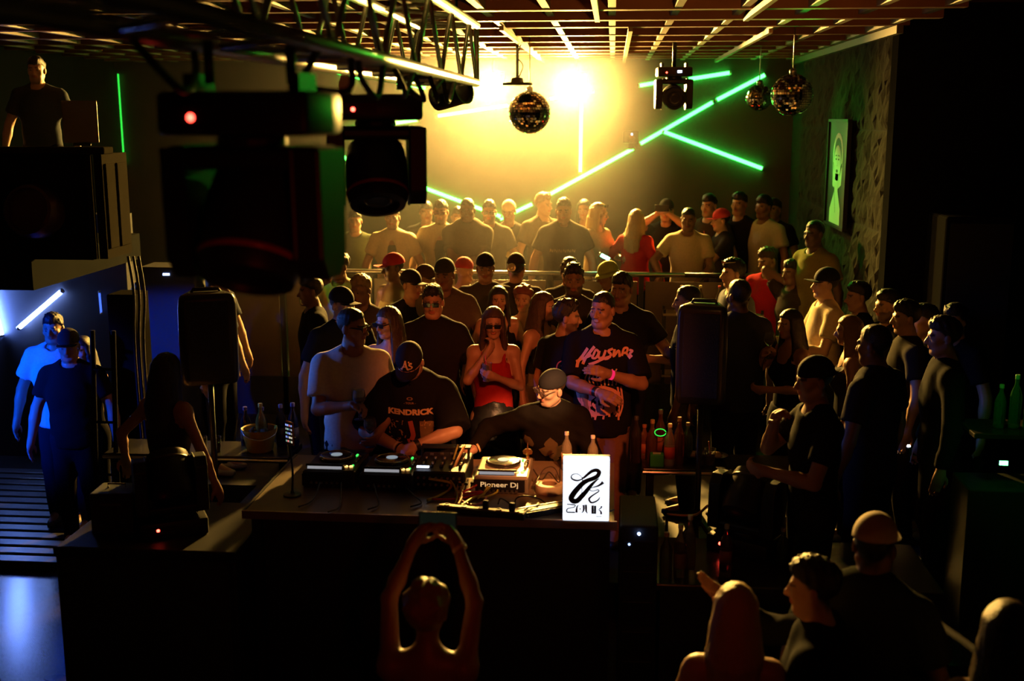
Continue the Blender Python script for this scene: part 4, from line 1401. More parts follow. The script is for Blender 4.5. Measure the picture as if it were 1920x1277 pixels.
for i, (a, b) in enumerate((((600, 905), (560, 950)), ((640, 905), (615, 960)), ((700, 905), (690, 955)), ((750, 900), (770, 950)))):
    cable([tp(*a, .05), tp((a[0] + b[0]) / 2 + 12, (a[1] + b[1]) / 2, .02), tp(b[0] + 20, b[1] - 8), tp(*b)], .005, (.05, .045, .03), ('leftmost', 'second', 'third', 'fourth')[i] + ' dark cable lying on the shaded left half of the table')
cable([tp(1000, 880, .06), tp(1015, 900, .05), tp(1030, 885, .06), tp(1048, 905, .05), tp(1050, 880, .05)], .004, (.04, .03, .02), 'tangled dark lead above the roll of tape')
cable([tp(1005, 905, .06), tp(1020, 880, .07), tp(1040, 878, .07), tp(1055, 915, .03)], .003, (.05, .03, .02), 'thin earphone lead crossing the roll of tape')
# power strip, slim device, tape, bottle on table
a = tp(822, 951, .02); b = tp(985, 967, .02)
t = empty('power_strip', ((a.x + b.x) / 2, (a.y + b.y) / 2, TZ0), math.atan2(b.y - a.y, b.x - a.x), 'black power strip with a pale top lying along the front edge of the table', 'power strip')
ln = (b - a).length
MB().box((0, 0, .018), (ln, .06, .036), None, .005).build('body', M_BLACK, t)
MB().box((0, 0, .037), (ln * .97, .03, .004)).build('top_strip', mat('pale_strip', (.30, .24, .12), .6), t)
for i in range(5): MB().lathe([(.016, 0), (.016, .004), (.012, .004), (.012, .001), (0, .001)], c=(-ln * .4 + i * ln * .2, 0, .039), n=14).build('socket', M_BLACKGLOSS, t)
for i in range(2): MB().box((ln * (.05 + .3 * i), 0, .06), (.03, .03, .05), None, .006).build('plug', M_RUBBER, t)
a = tp(1028, 955, .02)
t = empty('slim_device', (a.x, a.y, TZ0), RAD(24), 'slim dark device with a bright upper edge left of the illuminated sign', 'device')
MB().box((0, 0, .02), (.36, .09, .03), rot(0, -3, 0), .004).build('body', M_BLACKGLOSS, t)
MB().box((0, .045, .036), (.35, .008, .004), rot(0, -3, 0)).build('edge', mat('bright_edge', (.5, .36, .25), .35, metal=.6), t)
MB().box((.0, -.01, .037), (.3, .03, .003), rot(0, -3, 0)).build('display', mat('pale_display', (.10, .085, .06), .4), t)
a = tp(1030, 918)
t = empty('tape_roll', (a.x, a.y, TZ0), 0, 'pale round roll of tape on the lit part of the table', 'tape roll')
MB().lathe([(.045, 0), (.078, 0), (.080, .003), (.080, .047), (.078, .05), (.045, .05), (.045, 0)], n=32).build('tape', mat('cream_tape', (.75, .6, .42), .5), t, True, angle=40)
MB().lathe([(.041, .002), (.045, .002), (.045, .048), (.041, .048), (.041, .002)], n=32).build('core', mat('card', (.35, .22, .12), .8), t, True, angle=40)
a = tp(985, 905)
t = empty('bottle_opener_cup', (a.x, a.y + .18, TZ0), 0, 'small upright metal piece with an amber top right of the pale player', 'ornament')
MB().lathe([(.022, 0), (.022, .02), (.010, .03), (.010, .13), (.028, .135), (.030, .15), (.02, .16), (.005, .165), (.003, .20), (0, .202)], n=18).build('stem', mat('amber_metal', (.5, .25, .1), .25, metal=.8), t, True, angle=40)

def bottle(loc, h, r, col, capc, label, labc=None, clear=True, group=None, emptyish=False):
    t = empty('bottle', loc, random.uniform(0, 6), label, 'bottle', group)
    m = mat('bottle_glass', col, .08, trans=.75 if clear else .0, ior=1.33)
    MB().lathe([(r * .9, 0), (r, .01), (r, h * .58), (r * .85, h * .68), (r * .36, h * .82), (r * .34, h * .93), (r * .30, h * .94)], n=18).build('glass', m, t, True, angle=50)
    MB().lathe([(r * .40, 0), (r * .42, h * .075), (r * .36, h * .085), (0, h * .085)], c=(0, 0, h * .92), n=16).build('cap', mat('bottle_cap', capc, .4), t, True, angle=40)
    if labc: MB().lathe([(r * 1.015, h * .18), (r * 1.015, h * .46)], n=18).build('paper_label', mat('bottle_label', labc, .6), t, True)
    return t
bottle(tp(1062, 880, 0) , .235, .033, (.9, .85, .7), (.95, .9, .75), 'water bottle with a bright round cap behind the sign, left of the two', (.7, .5, .3))
bottle(tp(1111, 884, 0), .225, .033, (.9, .85, .7), (.95, .9, .75), 'water bottle with a bright round cap behind the sign, right of the two', (.7, .5, .3))

# ---- illuminated sign
sp = tp(1098, 981, 0)
sw_, sh_ = .243, .345
t = empty('illuminated_sign', (sp.x, sp.y + .02, TZ0), RAD(1.5), 'white illuminated sign with a looping black emblem on the table corner', 'sign')
MB().box((0, 0, sh_ / 2 + .012), (sw_, .05, sh_), None, .006).build('light_panel', glow('sign_white', (.86, .90, 1.0), 1.35), t)
MB().box((0, .03, sh_ / 2 + .012), (sw_ + .004, .02, sh_ + .004)).build('back_shell', M_BLACK, t)
MB().box((0, 0, .008), (sw_ * .98, .07, .016), None, .004).build('foot', mat('acrylic_grey', (.35, .35, .35), .3), t)
INK = mat('sign_ink', (.008, .005, .03), .6)
def sg(x, y): return ((x - 475) / 770 * sw_, (640 - y) / 1075 * sh_)
def rb(pts, ws, g_=1.0): return ribbon([sg(*p) for p in pts], [(w * g_ + 3 * (g_ > 1)) / 770 * sw_ for w in ws], 8)
emblem = [
    rb([(405, 455), (330, 480), (250, 460), (225, 415), (260, 375), (330, 370), (390, 410), (410, 440)], [12, 18, 18, 12, 8, 6, 5, 4], 1.4),
    rb([(400, 450), (440, 425), (500, 370), (570, 315), (640, 300), (685, 330), (660, 395), (590, 440), (500, 475), (420, 525), (340, 610), (270, 700), (230, 780), (260, 830), (330, 825), (400, 750), (470, 670), (530, 590), (590, 520), (650, 465), (690, 440)],
       [16, 24, 30, 36, 42, 46, 50, 50, 50, 56, 60, 64, 66, 62, 60, 56, 50, 42, 30, 16, 4], 1.4),
    rb([(405, 460), (425, 500), (400, 560), (405, 640), (400, 700)], [8, 10, 5, 4, 4], 1.4),
    rb([(550, 605), (610, 585), (670, 565), (725, 530), (755, 500)], [4, 12, 20, 28, 40], 1.4),
    rb([(540, 610), (550, 650), (610, 650), (670, 630), (685, 655), (640, 690), (570, 740), (525, 795), (560, 850), (620, 840), (680, 800), (705, 750)], [4, 8, 8, 10, 12, 14, 18, 22, 20, 18, 14, 4], 1.4),
]
flat_obj('emblem', emblem, INK, t, (0, -.0255, sh_ / 2 + .012), (1, 0, 0), (0, 0, 1))
zauk = [
    rb([(160, 888), (230, 892), (295, 900), (280, 935), (220, 950), (165, 970), (160, 1020), (220, 1026), (295, 1026)], [12, 14, 12, 10, 10, 12, 14, 16, 14], 1.25),
    rb([(350, 895), (328, 930), (320, 980), (320, 1030)], [5, 16, 24, 26], 1.25),
    rb([(378, 955), (378, 975)], [14, 14], 1.25),
    rb([(435, 895), (440, 960), (430, 1005), (405, 1030)], [26, 24, 16, 4], 1.25),
    rb([(475, 890), (478, 960), (482, 1005), (505, 1040)], [26, 24, 18, 4], 1.25),
    rb([(586, 900), (586, 970), (588, 1045)], [30, 30, 30], 1.25),
    rb([(628, 903), (628, 970), (628, 1045)], [28, 28, 28], 1.25),
    rb([(738, 910), (720, 945), (690, 970), (722, 1000), (732, 1050)], [22, 14, 6, 18, 26], 1.25),
    rb([(640, 1085), (690, 1090), (740, 1085)], [4, 5, 4], 1.25),
]
flat_obj('lettering', zauk, INK, t, (0, -.0255, sh_ / 2 + .012), (1, 0, 0), (0, 0, 1))
MB().tube([(sw_ / 2 - .01, .02, .05), (sw_ / 2 + .03, .03, .06)], .004, 6).build('plug', M_BLACK, t)

# ---- phone on a stalk
a = tp(548, 925); b = at(552, 806, (a - EYE).dot(C_FWD))
t = empty('phone_stand', (a.x, a.y, TZ0), 0, 'thin black stand holding a phone at the left end of the table', 'stand')
MB().lathe([(.05, 0), (.05, .008), (.012, .014), (.008, .03)], n=20).build('base', M_BLACKMETAL, t, True, angle=40)
hz_ = b.z - TZ0
MB().tube(spline([(0, 0, .02), (.004, .01, hz_ * .4), (-.004, 0, hz_ * .75), (0, 0, hz_ - .05)], 6), .006, 8).build('stalk', M_BLACKMETAL, t, True)
MB().box((.006, .006, hz_ - .035), (.05, .02, .02), None, .004).build('clamp', M_BLACKMETAL, t)
t = empty('phone', (a.x + .002, a.y - .012, b.z - .065), RAD(-38), 'phone clamped on the thin stand, its screen showing small coloured icons', 'phone')
MB().box((0, 0, .068), (.070, .009, .135), None, .004).build('case', mat('phone_case', (.5, .25, .08), .4), t)
MB().box((0, -.0052, .068), (.063, .001, .125)).build('screen', mat('phone_screen', (.012, .012, .02), .1), t)
rr = random.Random(5)
for i in range(5):
    for j in range(4):
        c = rr.choice([(.9, .9, 1), (.3, .4, 1), (1, .25, .25), (.8, .7, .5), (.4, .8, .6)])
        MB().box((-.024 + j * .016, -.006, .022 + i * .023), (.010, .001, .010)).build('icon', glow('icon_glow', c, rr.uniform(.2, 1.3)), t)

# ------------------------------------------------------------------ the two at the decks
BLK = (.012, .012, .013)
CH = (.03, .03, .032)
WHT = (.62, .60, .56)
CREAM = (.55, .48, .36)
dj1 = person(768, 642, 'disc jockey in an oversized black printed tee and black cap looking down at the decks', d=7.25, floor=.1, lean=13, hp=34, hy=-4, build=1.1, tone='light', beard=.5, hairc='brown',
             cap=('cap', (.012, .012, .013), 0), shirt=('over', BLK), fit=.05, sleeve=.98, hem=-.14, detail=3,
             L=((.05, -.36, 1.12), (1, .4, .2), .45, (-.2, .3, -1), (-.8, -.5, -.25)), R=((.06, -.37, 1.14), (1, .4, .2), .55, (-.2, .3, -1), (-.8, -.5, -.3)))
dj2 = person(1034, 689, 'disc jockey in a dark patterned hooded sweater and black cap reaching to the mixer', d=7.2, floor=.1, lean=16, hp=8, hy=-50, build=1.0, tone='light', hair='fade', hairc='brown',
             cap=('headscarf', (.02, .018, .02), 0), shirt=('hoodie', (.010, .008, .0065)), fit=.03, detail=3, glasses=((.35, .25, .2), 'clear'),
             L=((.52, -.26, 1.20), (.5, .8, .0), .5, (.3, .2, -1), (.85, -.4, -.35)), R=((.22, -.30, .92), (1, .6, 0), .4, (0, 0, -1)))

def stroke(pts, w): return ribbon(pts, [w] * len(pts), 5)
PINK = mat('shirt_print', (.85, .42, .33), .75)
GOLD = mat('shirt_print_gold', (.75, .55, .32), .75)

def torso_pt(p, x, z):
    o, R = p['T']; v = o + R @ (np.array([x, 0, z]) * p['k']); return Vector(v)
def torso_up(p): return Vector(p['T'][1] @ np.array([0, 0, 1.0]))
def torso_bk(p): return Vector(p['T'][1] @ np.array([0, 1.0, 0]))
def tprint(p, name, shapes, m, x, z, label=None, sub=2):
    return print_on(p, 'shirt', name, shapes, m, torso_pt(p, x, z), (1, 0, 0), torso_up(p), torso_bk(p), .0045, sub, label)
def shift(sh, dx, dy, s=1.0): return ([(x * s + dx, y * s + dy) for x, y in sh[0]], sh[1])

tprint(dj1, 'lettering', [text_mesh('KENDRICK', .048, .0026, 1.22)], GOLD, .0, .40, 'bold pale lettering across the chest', 2)
tprint(dj1, 'small_lettering', [shift(text_mesh('- TOUR -', .018, .0004, 1.1), 0, .03), shift(text_mesh('O', .026, .0006, 2.0), 0, .058)], mat('shirt_print_dim', (.4, .25, .13), .8), .0, .428, 'small dim line and oval above the bold lettering', 1)
rr = random.Random(21)
sq = []
for i in range(40):
    x = rr.uniform(-.15, .15); y = rr.uniform(-.10, .09)
    if abs(x - .02) < .05: continue
    sq.append(stroke([(x, y), (x + rr.uniform(-.015, .015), y + rr.uniform(-.02, .02)), (x + rr.uniform(-.02, .02), y + rr.uniform(-.03, .03))], rr.uniform(.003, .007)))
tprint(dj1, 'picture_strokes', sq, mat('shirt_print_brown', (.42, .27, .12), .8), .0, .27, None, 1)
tprint(dj1, 'picture_panel', [([(.06, -.07), (.145, -.05), (.15, .075), (.06, .08)], [(0, 1, 2, 3)])], mat('shirt_panel', (.20, .13, .06), .8), .0, .27, None, 3)
tprint(dj1, 'picture_figure', [stroke([(.0, .08), (.01, .03), (.015, -.02), (.0, -.06)], .03), stroke([(-.02, -.05), (-.01, -.09), (.02, -.11)], .018)], mat('shirt_print_red', (.40, .09, .06), .8), .0, .27, None, 2)
# cap emblem
def cap_print(p, name, shapes, m, zc=.075, yc=0.0):
    Rh = p['Rh']; ho = Vector(p['ho'])
    c = ho + Vector(Rh @ np.array([yc, 0, zc])) * p['hs']
    return print_on(p, 'cap', name, shapes, m, c, Vector(Rh @ np.array([1.0, 0, 0])), Vector(Rh @ np.array([0, 0, 1.0])), Vector(Rh @ np.array([0, 1.0, 0])), .003, 2)
A_ = [stroke([(-.030, -.026), (-.012, .0), (.0, .030)], .008), stroke([(.0, .032), (.006, .0), (.014, -.026)], .011), stroke([(-.022, -.006), (.0, -.002), (.012, -.004)], .006), stroke([(-.036, -.022), (-.030, -.028), (-.020, -.026)], .006), stroke([(.006, -.022), (.014, -.028), (.022, -.024)], .006),
      stroke([(.040, .008), (.030, .014), (.024, .006), (.034, -.004), (.040, -.016), (.028, -.024), (.020, -.016)], .008), stroke([(.020, .026), (.024, .018)], .007)]
cap_print(dj1, 'cap_emblem', A_, mat('cap_thread', (.85, .62, .35), .6), .088)
for i in range(7):
    pass
# sweater blotches
rr = random.Random(4)
for (cx, cz, r) in ((.0, .25, .05), (.055, .22, .045), (-.04, .21, .035), (.02, .17, .03), (.15, .02, .045), (.16, .08, .035), (-.13, .1, .03), (-.15, .25, .03)):
    n = 11
    bl = ([(cx + r * (1 + rr.uniform(-.35, .35)) * math.cos(2 * math.pi * i / n), cz - .2 + r * (1 + rr.uniform(-.35, .35)) * math.sin(2 * math.pi * i / n)) for i in range(n)], [tuple(range(n))])
    tprint(dj2, 'sweater_patch', [bl], mat('sweater_ochre', (.10, .065, .028), .9), 0, .27, 'faded ochre patch', 3)
def cuff(p, s, col, name='bracelet', w=.014, r=.033, back=.0, rough=.4, emit=0):
    """band round the wrist"""
    wr = Vector(p['wrist%+d' % s]); d_ = Vector(p['fd%+d' % s])
    if 'elb%+d' % s in p: d_ = (wr - Vector(p['elb%+d' % s])).normalized()
    R = frame_to(d_)
    m = mat('band', col, rough) if not emit else glow('band_glow', col, emit)
    o = MB().lathe([(r * .9, -w / 2), (r, -w / 2), (r, w / 2), (r * .9, w / 2), (r * .9, -w / 2)], c=wr - d_ * back, R=R, n=18).build(name, m, p['root'], True, angle=40)
    return o
cuff(dj1, 1, (.02, .02, .02), 'watch', .03, .036, .005)
cuff(dj1, -1, (.7, .6, .55), 'bracelet', .01, .035, .01)
cuff(dj1, -1, (.02, .02, .02), 'bracelet', .012, .035, -.008)
cuff(dj2, -1, (.75, .55, .3), 'bracelet', .012, .034, .03)

# ------------------------------------------------------------------ front row behind the decks
f1 = person(660, 575, 'man in a white tee and dark glasses in profile, holding two stemmed glasses', H=1.79, face=18, hy=56, hp=4, tone='tan', hair='fade', shirt=('tee', WHT), fit=.022, detail=3,
            glasses=((.01, .01, .01), 'dark'), L=((.04, -.28, 1.20), (.9, .3, -1), .8, (.2, -.3, -.6)), R='low', sleeve=.72)
f2 = person(726, 572, 'woman with long dark hair, thin glasses and a low-cut black top behind the decks', sex='f', d=8.0, face=-14, hy=-22, hp=6, tone='light', hair='long', hairc='brown', shirt=('top', BLK), pants=BLK, detail=3, glasses=((.06, .05, .05), 'clear'))
f3 = person(811, 528, 'man in square sunglasses and a dark open-collar button shirt facing the camera', d=8.5, face=2, tone='tan', hair='quiff', hairc='black', shirt=('shirt', (.016, .015, .016)), fit=.026, build=1.08, detail=3, glasses=((.008, .008, .01), 'dark'), sleeve=.8)
f4 = person(925, 573, 'woman in sunglasses and a red halter top sipping a drink', sex='f', H=1.67, face=6, hp=8, tone='tan', hair='long', hairc='brown', shirt=('top', (.34, .018, .015)), hem=.03, skirt=((.012, .011, .011), .45), detail=3, glasses=((.01, .01, .01), 'dark'),
            L=((.055, -.17, 1.43), (.8, .1, -1), .8, (.4, .3, 0)), R=((.02, -.24, 1.27), (.8, .1, -1), .75, (-.3, .4, .2)))
f5 = person(1130, 545, 'man with a shaved fade in a black tee covered in a large pale red graphic', H=1.81, face=-6, hy=-22, hp=2, build=1.08, tone='tan', hair='fade', mouth=.8, shirt=('over', BLK), fit=.022, hem=-.15, sleeve=.86, pants=(.24, .13, .08), detail=3,
            L=((-.02, -.30, 1.14), (1, .3, -.6), .45, (-.1, .6, -.5)), R=((.07, -.26, 1.26), (1, .2, -.8), .45, (-.1, .6, -.3)))
# graffiti lettering and round tangle on the graphic tee
sc = .00060
def gp_(x, y): return ((x - 500) * sc, (640 - y) * sc)
def gs(pts, w): return ribbon([gp_(*q) for q in pts], [w * sc] * len(pts), 5)
rr = random.Random(9)
gl = [gs([(240, 430), (250, 370), (300, 300), (350, 220)], 34), gs([(300, 400), (330, 330), (380, 260), (430, 195)], 34), gs([(225, 370), (320, 330), (400, 290)], 28),
      gs([(420, 290), (450, 230), (480, 260), (450, 320), (410, 320), (420, 290)], 26), gs([(490, 240), (480, 310), (530, 310), (560, 230)], 28), gs([(640, 215), (590, 240), (620, 280), (590, 320), (550, 330)], 28),
      gs([(370, 400), (450, 370), (530, 330), (620, 300)], 30), gs([(660, 220), (650, 300), (700, 240), (720, 310)], 28), gs([(740, 300), (760, 220), (800, 215), (790, 260), (750, 270)], 26), gs([(790, 270), (840, 320)], 26), gs([(820, 230), (860, 240), (830, 270), (860, 300)], 24)]
tprint(f5, 'lettering', gl, PINK, 0, .205, 'spiky graffiti lettering across the chest', 1)
tg_ = []
for i in range(15):
    a0 = rr.uniform(0, 6.28); R0 = rr.uniform(60, 230); pts = []
    for j in range(5):
        a = a0 + j * rr.uniform(.25, .5)
        pts.append((510 + math.cos(a) * R0 * 1.05, 850 + math.sin(a) * R0 * .85))
    tg_.append(gs(pts, rr.uniform(26, 46)))
for i in range(9):
    x = 300 + i * 52
    tg_.append(gs([(x, 700 + rr.uniform(-30, 30)), (x + rr.uniform(-40, 40), 800), (x + rr.uniform(-30, 30), 900), (x + rr.uniform(-20, 20), 1000 + rr.uniform(-20, 60))], rr.uniform(20, 36)))
for x in (270, 300, 700, 735): tg_.append(gs([(x, 660), (x + 15, 780), (x + 20, 900), (x + (30 if x < 500 else -10), 1010)], 20))
for i in range(8): tg_.append(gs([(190 + i * 6, 690 + i * 18), (220 + i * 6, 740 + i * 18), (260 + i * 4, 760 + i * 18)], 11))
tprint(f5, 'graphic', tg_, PINK, 0, .205, 'dense pale red tangle of lines over the belly', 1)
tprint(f5, 'graphic_middle', [gs([(330 + i * 45, 440), (350 + i * 40, 500 + rr.uniform(-20, 20)), (330 + i * 45, 580), (360 + i * 40, 640)], 16) for i in range(9)], GOLD, 0, .205, None, 1)
cuff(f5, 1, (1.0, .02, .12), 'wristband', .022, .034, .02, .5, .9)
cuff(f5, -1, (.6, .08, .05), 'bracelet', .014, .036, .06); cuff(f5, -1, (.02, .02, .02), 'watch', .026, .036, .035); cuff(f5, -1, (.7, .45, .3), 'bracelet', .012, .034, .01)

def wine_glass(loc, label, col=(.9, .92, 1), h=.19):
    t = empty('stemmed_glass', loc, 0, label, 'glass')
    MB().lathe([(.034, 0), (.034, .003), (.006, .008), (.005, h * .45), (.018, h * .50), (.040, h * .68), (.040, h * .82), (.033, h), (.031, h), (.038, h * .81), (.037, h * .69), (.0, h * .52)], n=22).build('bowl', M_GLASS, t, True, angle=50)
    MB().lathe([(0, h * .53), (.030, h * .66), (.034, h * .70), (0, h * .70)], n=18).build('drink', mat('drink_liquid', (.5, .3, .15), .1, trans=.6), t, True)
    return t
def hold_at(p, s, dz=0, dy=-.0): return p['w'](Vector(p['grip%+d' % s]) + Vector((0, dy, dz)))
wine_glass(hold_at(f1, -1, -.06), 'stemmed glass held up by the man in the white tee')
wine_glass(hold_at(f1, 1, -.06), 'stemmed glass held lower by the man in the white tee')
def cup(loc, label, col=(.8, .8, .8), h=.13, r=.036, tint=True, name='tumbler', cat='glass'):
    t = empty(name, loc, 0, label, cat)
    MB().lathe([(r * .8, 0), (r, h), (r * .95, h), (r * .76, .006), (0, .006)], n=20).build('glass', M_GLASS, t, True, angle=50)
    MB().lathe([(r * .76, .008), (r * .88, h * .6), (0, h * .6)], n=18).build('drink', mat('drink_liquid', col, .1, trans=.5), t, True)
    MB().tube([(.005, 0, h * .2), (-.012, -.01, h * 1.45)], .003, 6).build('straw', mat('straw', (.7, .1, .1), .5), t)
    return t
cup(hold_at(f4, 1, -.06), 'tumbler with a straw at the lips of the woman in the red top', (.35, .1, .05))

# ------------------------------------------------------------------ crowd between the decks and the terrace
m1 = person(634, 470, 'tall man in a pale tee raising a phone to his face at the left', H=1.80, face=-14, hy=-30, tone='brown', hair='short', shirt=('tee', CREAM), fit=.03, detail=2,
            L=((.03, -.30, 1.52), (1, .1, -.9), .8, (.3, .2, 0)), R='hold', sleeve=.7)
t = empty('phone', hold_at(m1, -1, -.03), RAD(150), 'phone held up by the tall man in the pale tee', 'phone')
MB().box((0, 0, .05), (.07, .01, .14), None, .004).build('case', M_BLACKGLOSS, t); MB().lathe([(0, 0), (.014, 0), (.012, .004), (0, .004)], c=(.018, .006, .09), R=rot(-90, 0, 0), n=14).build('lens', mat('lens_pale', (.7, .65, .5), .1, metal=.5), t)
person(581, 515, 'dark-haired person seen from behind at the left edge of the lit crowd', H=1.72, face=-70, tone='brown', hair='short', shirt=('tee', BLK), detail=1)
person(676, 512, 'man with bleached short hair in a dark vest over a pale shirt', H=1.75, face=-12, hy=-14, hp=10, tone='tan', hair='short', hairc='blond', shirt=('tee', (.10, .09, .07)), detail=2)
person(736, 472, 'man with a red cap worn sideways and a pale tank top turned to the left', H=1.77, face=-40, hy=-18, tone='dark', hair='fade', cap=('cap', (.40, .03, .035), -20), shirt=('tank', CREAM), detail=2)
person(641, 535, 'man in a black cap and dark tee behind the man in the white tee', H=1.76, face=40, hy=20, tone='tan', hair='fade', cap=('cap', (.012, .012, .014)), shirt=('tee', (.014, .014, .018)), build=1.1, detail=2)
person(771, 503, 'young man in a dark cap looking to the right behind the long-haired woman', H=1.72, face=30, hy=30, tone='tan', hair='fade', cap=('cap', (.02, .018, .016)), shirt=('tee', BLK), detail=2)
person(799, 494, 'person in a brown cap half hidden behind the man in square sunglasses', H=1.70, face=35, hy=25, tone='brown', hair='fade', cap=('cap', (.05, .03, .015)), shirt=('tee', CH), detail=1)
m8 = person(833, 482, 'broad man in a camouflage cap worn backwards and a black tee with a strap', H=1.82, face=-4, hy=-6, tone='brown', hair='fade', cap=('back', (.045, .045, .025)), shirt=('tee', (.10, .085, .06)), build=1.1, detail=2)
person(871, 479, 'person in a red knitted hat seen from behind the camouflage cap', H=1.70, face=150, tone='tan', hair='bald', cap=('beanie', (.40, .04, .04)), shirt=('tank', (.30, .22, .14)), detail=1)
person(910, 472, 'man in a black cap and studded dark jacket in front of the terrace rail', H=1.79, face=4, tone='brown', hair='fade', cap=('back', (.012, .012, .012)), shirt=('jacket', (.045, .04, .03)), detail=2)
m11 = person(968, 472, 'man seen from behind with a round bright reflection on his dark cap', H=1.77, face=176, tone='tan', hair='fade', cap=('cap', (.04, .03, .02)), shirt=('tee', (.05, .04, .03)), detail=2)
ct = m11['w'](Vector(m11['ho']) + Vector((.03, .115, .06)) * 1.0)
o = MB().lathe([(0, 0), (.036, 0), (.038, .004), (.030, .010), (.018, .006), (0, .012)], c=(.02 * 1, .105, 1.66), R=rot(-80, 0, 0), n=22).build('reflection_disc', mat('bright_disc_metal', (.85, .75, .55), .25, metal=.7), m11['cap'], True)  # disc added to stand for a round bright reflection on the cap
o.data.transform(Matrix.Translation(Vector((.0, .0, 0))))
person(935, 534, 'dark-haired woman in the shade behind the woman in the red top', sex='f', H=1.63, face=10, tone='tan', hair='long', hairc='black', shirt=('top', BLK), detail=2)
person(981, 529, 'woman with curly auburn hair lit from behind', sex='f', H=1.61, face=-8, tone='tan', hair='curly', hairc='red', shirt=('top', CH), detail=2)
person(1076, 487, 'bearded man in a dark jacket standing against the tinted panels', H=1.84, face=3, tone='brown', hair='quiff', beard=.85, shirt=('jacket', (.03, .028, .025)), detail=2)
person(1068, 478, 'man just behind the bearded one, only his hair and shoulder showing', H=1.72, face=170, tone='tan', hair='quiff', hairc='brown', shirt=('tee', (.05, .045, .03)), detail=1)
person(1140, 487, 'man in a pale green brimmed hat turned to the left', H=1.71, face=-70, hp=14, tone='brown', hair='fade', cap=('bucket', (.32, .38, .10)), shirt=('tee', (.04, .04, .035)), detail=2)
m16 = person(1166, 508, 'tall dark figure behind the graphic tee, stretching out an arm with a green bottle', H=1.82, face=-8, hy=-14, tone='brown', hair='short', shirt=('tee', BLK), build=1.1, detail=2, R=((.46, -.22, 1.24), (.5, .3, -1), .8, (-.2, -.5, .3)))
bottle(hold_at(m16, 1, -.10), .27, .032, (.06, .30, .06), (.3, .3, .1), 'green beer bottle in the outstretched hand')
person(1021, 545, 'woman with long honey-lit hair and hoop earrings turned to the right', sex='f', H=1.67, face=58, hy=14, tone='tan', hair='long', hairc='brown', shirt=('crop', (.02, .018, .018)), pants=(.25, .16, .10), detail=2)
m18 = person(1063, 555, 'man in a black tee with a round red emblem on the sleeve', H=1.72, face=128, hy=-30, tone='tan', hair='quiff', beard=.7, shirt=('tee', BLK), detail=2)
print_on(m18, 'shirt', 'sleeve_emblem', [ribbon([(.04 * math.cos(a / 8 * 6.283), .05 * math.sin(a / 8 * 6.283)) for a in range(9)], [.008] * 9, 4), stroke([(-.01, .02), (.01, .0), (-.01, -.02)], .01)], mat('shirt_print_red', (.6, .12, .08), .8), (.0, 0, 1.30 * m18['k']), (math.cos(RAD(-128)), math.sin(RAD(-128)), 0), (0, 0, 1), (-math.sin(RAD(-128)), math.cos(RAD(-128)), 0), .004, 1)

# ------------------------------------------------------------------ people on the terrace
TF = .7
V = dict(floor=TF, detail=1)
person(735, 384, 'man in an open pale shirt with a bag strap, head hidden by the hanging light', d=11.85, face=4, tone='tan', hair='short', shirt=('shirt', (.5, .42, .28), 'open', (.06, .05, .03)), **V)
person(665, 392, 'person in dim green light at the left end of the terrace', d=12.2, face=10, tone='tan', hair='short', shirt=('tee', (.08, .10, .06)), **V)
person(826, 373, 'man in sunglasses and an open striped pale shirt on the terrace', d=11.95, face=0, tone='tan', hair='short', beard=.6, glasses=((.01, .01, .01), 'dark'), shirt=('shirt', (.42, .36, .24), 'open', (.06, .05, .03)), **V)
person(799, 376, 'dim figure between the open pale shirt and the hanging light', d=12.7, face=10, tone='brown', hair='short', shirt=('tee', CH), **V)
v3 = person(876, 370, 'heavy man with crossed arms in a dark tee at the terrace rail', d=11.75, face=2, tone='dark', hair='fade', build=1.22, shirt=('tee', (.10, .085, .06)), L='cross', R='cross', fit=.026, floor=TF, detail=2)
person(858, 386, 'person almost hidden behind the heavy man with crossed arms', d=12.7, face=20, tone='brown', hair='short', shirt=('tee', CH), **V)
person(917, 371, 'bearded man in sunglasses and a dark tee right of the heavy man', d=12.25, face=4, tone='tan', hair='quiff', beard=.8, glasses=((.01, .01, .01), 'dark'), build=1.05, shirt=('tee', (.07, .06, .04)), **V)
v5 = person(954, 373, 'man in a pale cap worn backwards and a black tee with a yellow print', d=12.65, face=-4, hp=12, tone='brown', hair='fade', cap=('back', (.5, .42, .30)), shirt=('tee', (.03, .028, .025)), **V)
tprint(v5, 'print', [shift(text_mesh('METS', .05, .001, 1.2), 0, .06), stroke([(-.02, .0), (.0, -.05), (.02, .0)], .03)], mat('shirt_print_yellow', (.7, .5, .15), .8), 0, .24, None, 1) if False else tprint(v5, 'print', [stroke([(-.05, .05), (0, .065), (.05, .05)], .018), stroke([(-.02, .0), (.0, -.05), (.02, .0)], .035)], mat('shirt_print_yellow', (.7, .5, .15), .8), 0, .24, None, 1)
person(1019, 357, 'tallest man on the terrace, fair-haired in profile to the right', d=12.5, face=40, hy=20, tone='light', hair='quiff', hairc='light', shirt=('tee', (.10, .08, .05)), **V)
v7 = person(1057, 367, 'man in a dark tee with faint lettering at the middle of the rail', d=11.75, face=0, tone='tan', hair='quiff', shirt=('tee', (.06, .05, .035)), build=1.12, fit=.03, floor=TF, detail=2)
tprint(v7, 'lettering', [stroke([(-.13 + .045 * i, -.014), (-.125 + .045 * i, .014), (-.105 + .045 * i, -.014), (-.10 + .045 * i, .014)], .007) for i in range(6)], mat('shirt_print_dim', (.35, .27, .15), .8), 0, .30, None, 1)
person(1095, 372, 'dim green-lit person behind the spiky-haired man', d=12.9, face=-10, tone='tan', hair='long', sex='f', shirt=('tee', (.05, .06, .03)), **V)
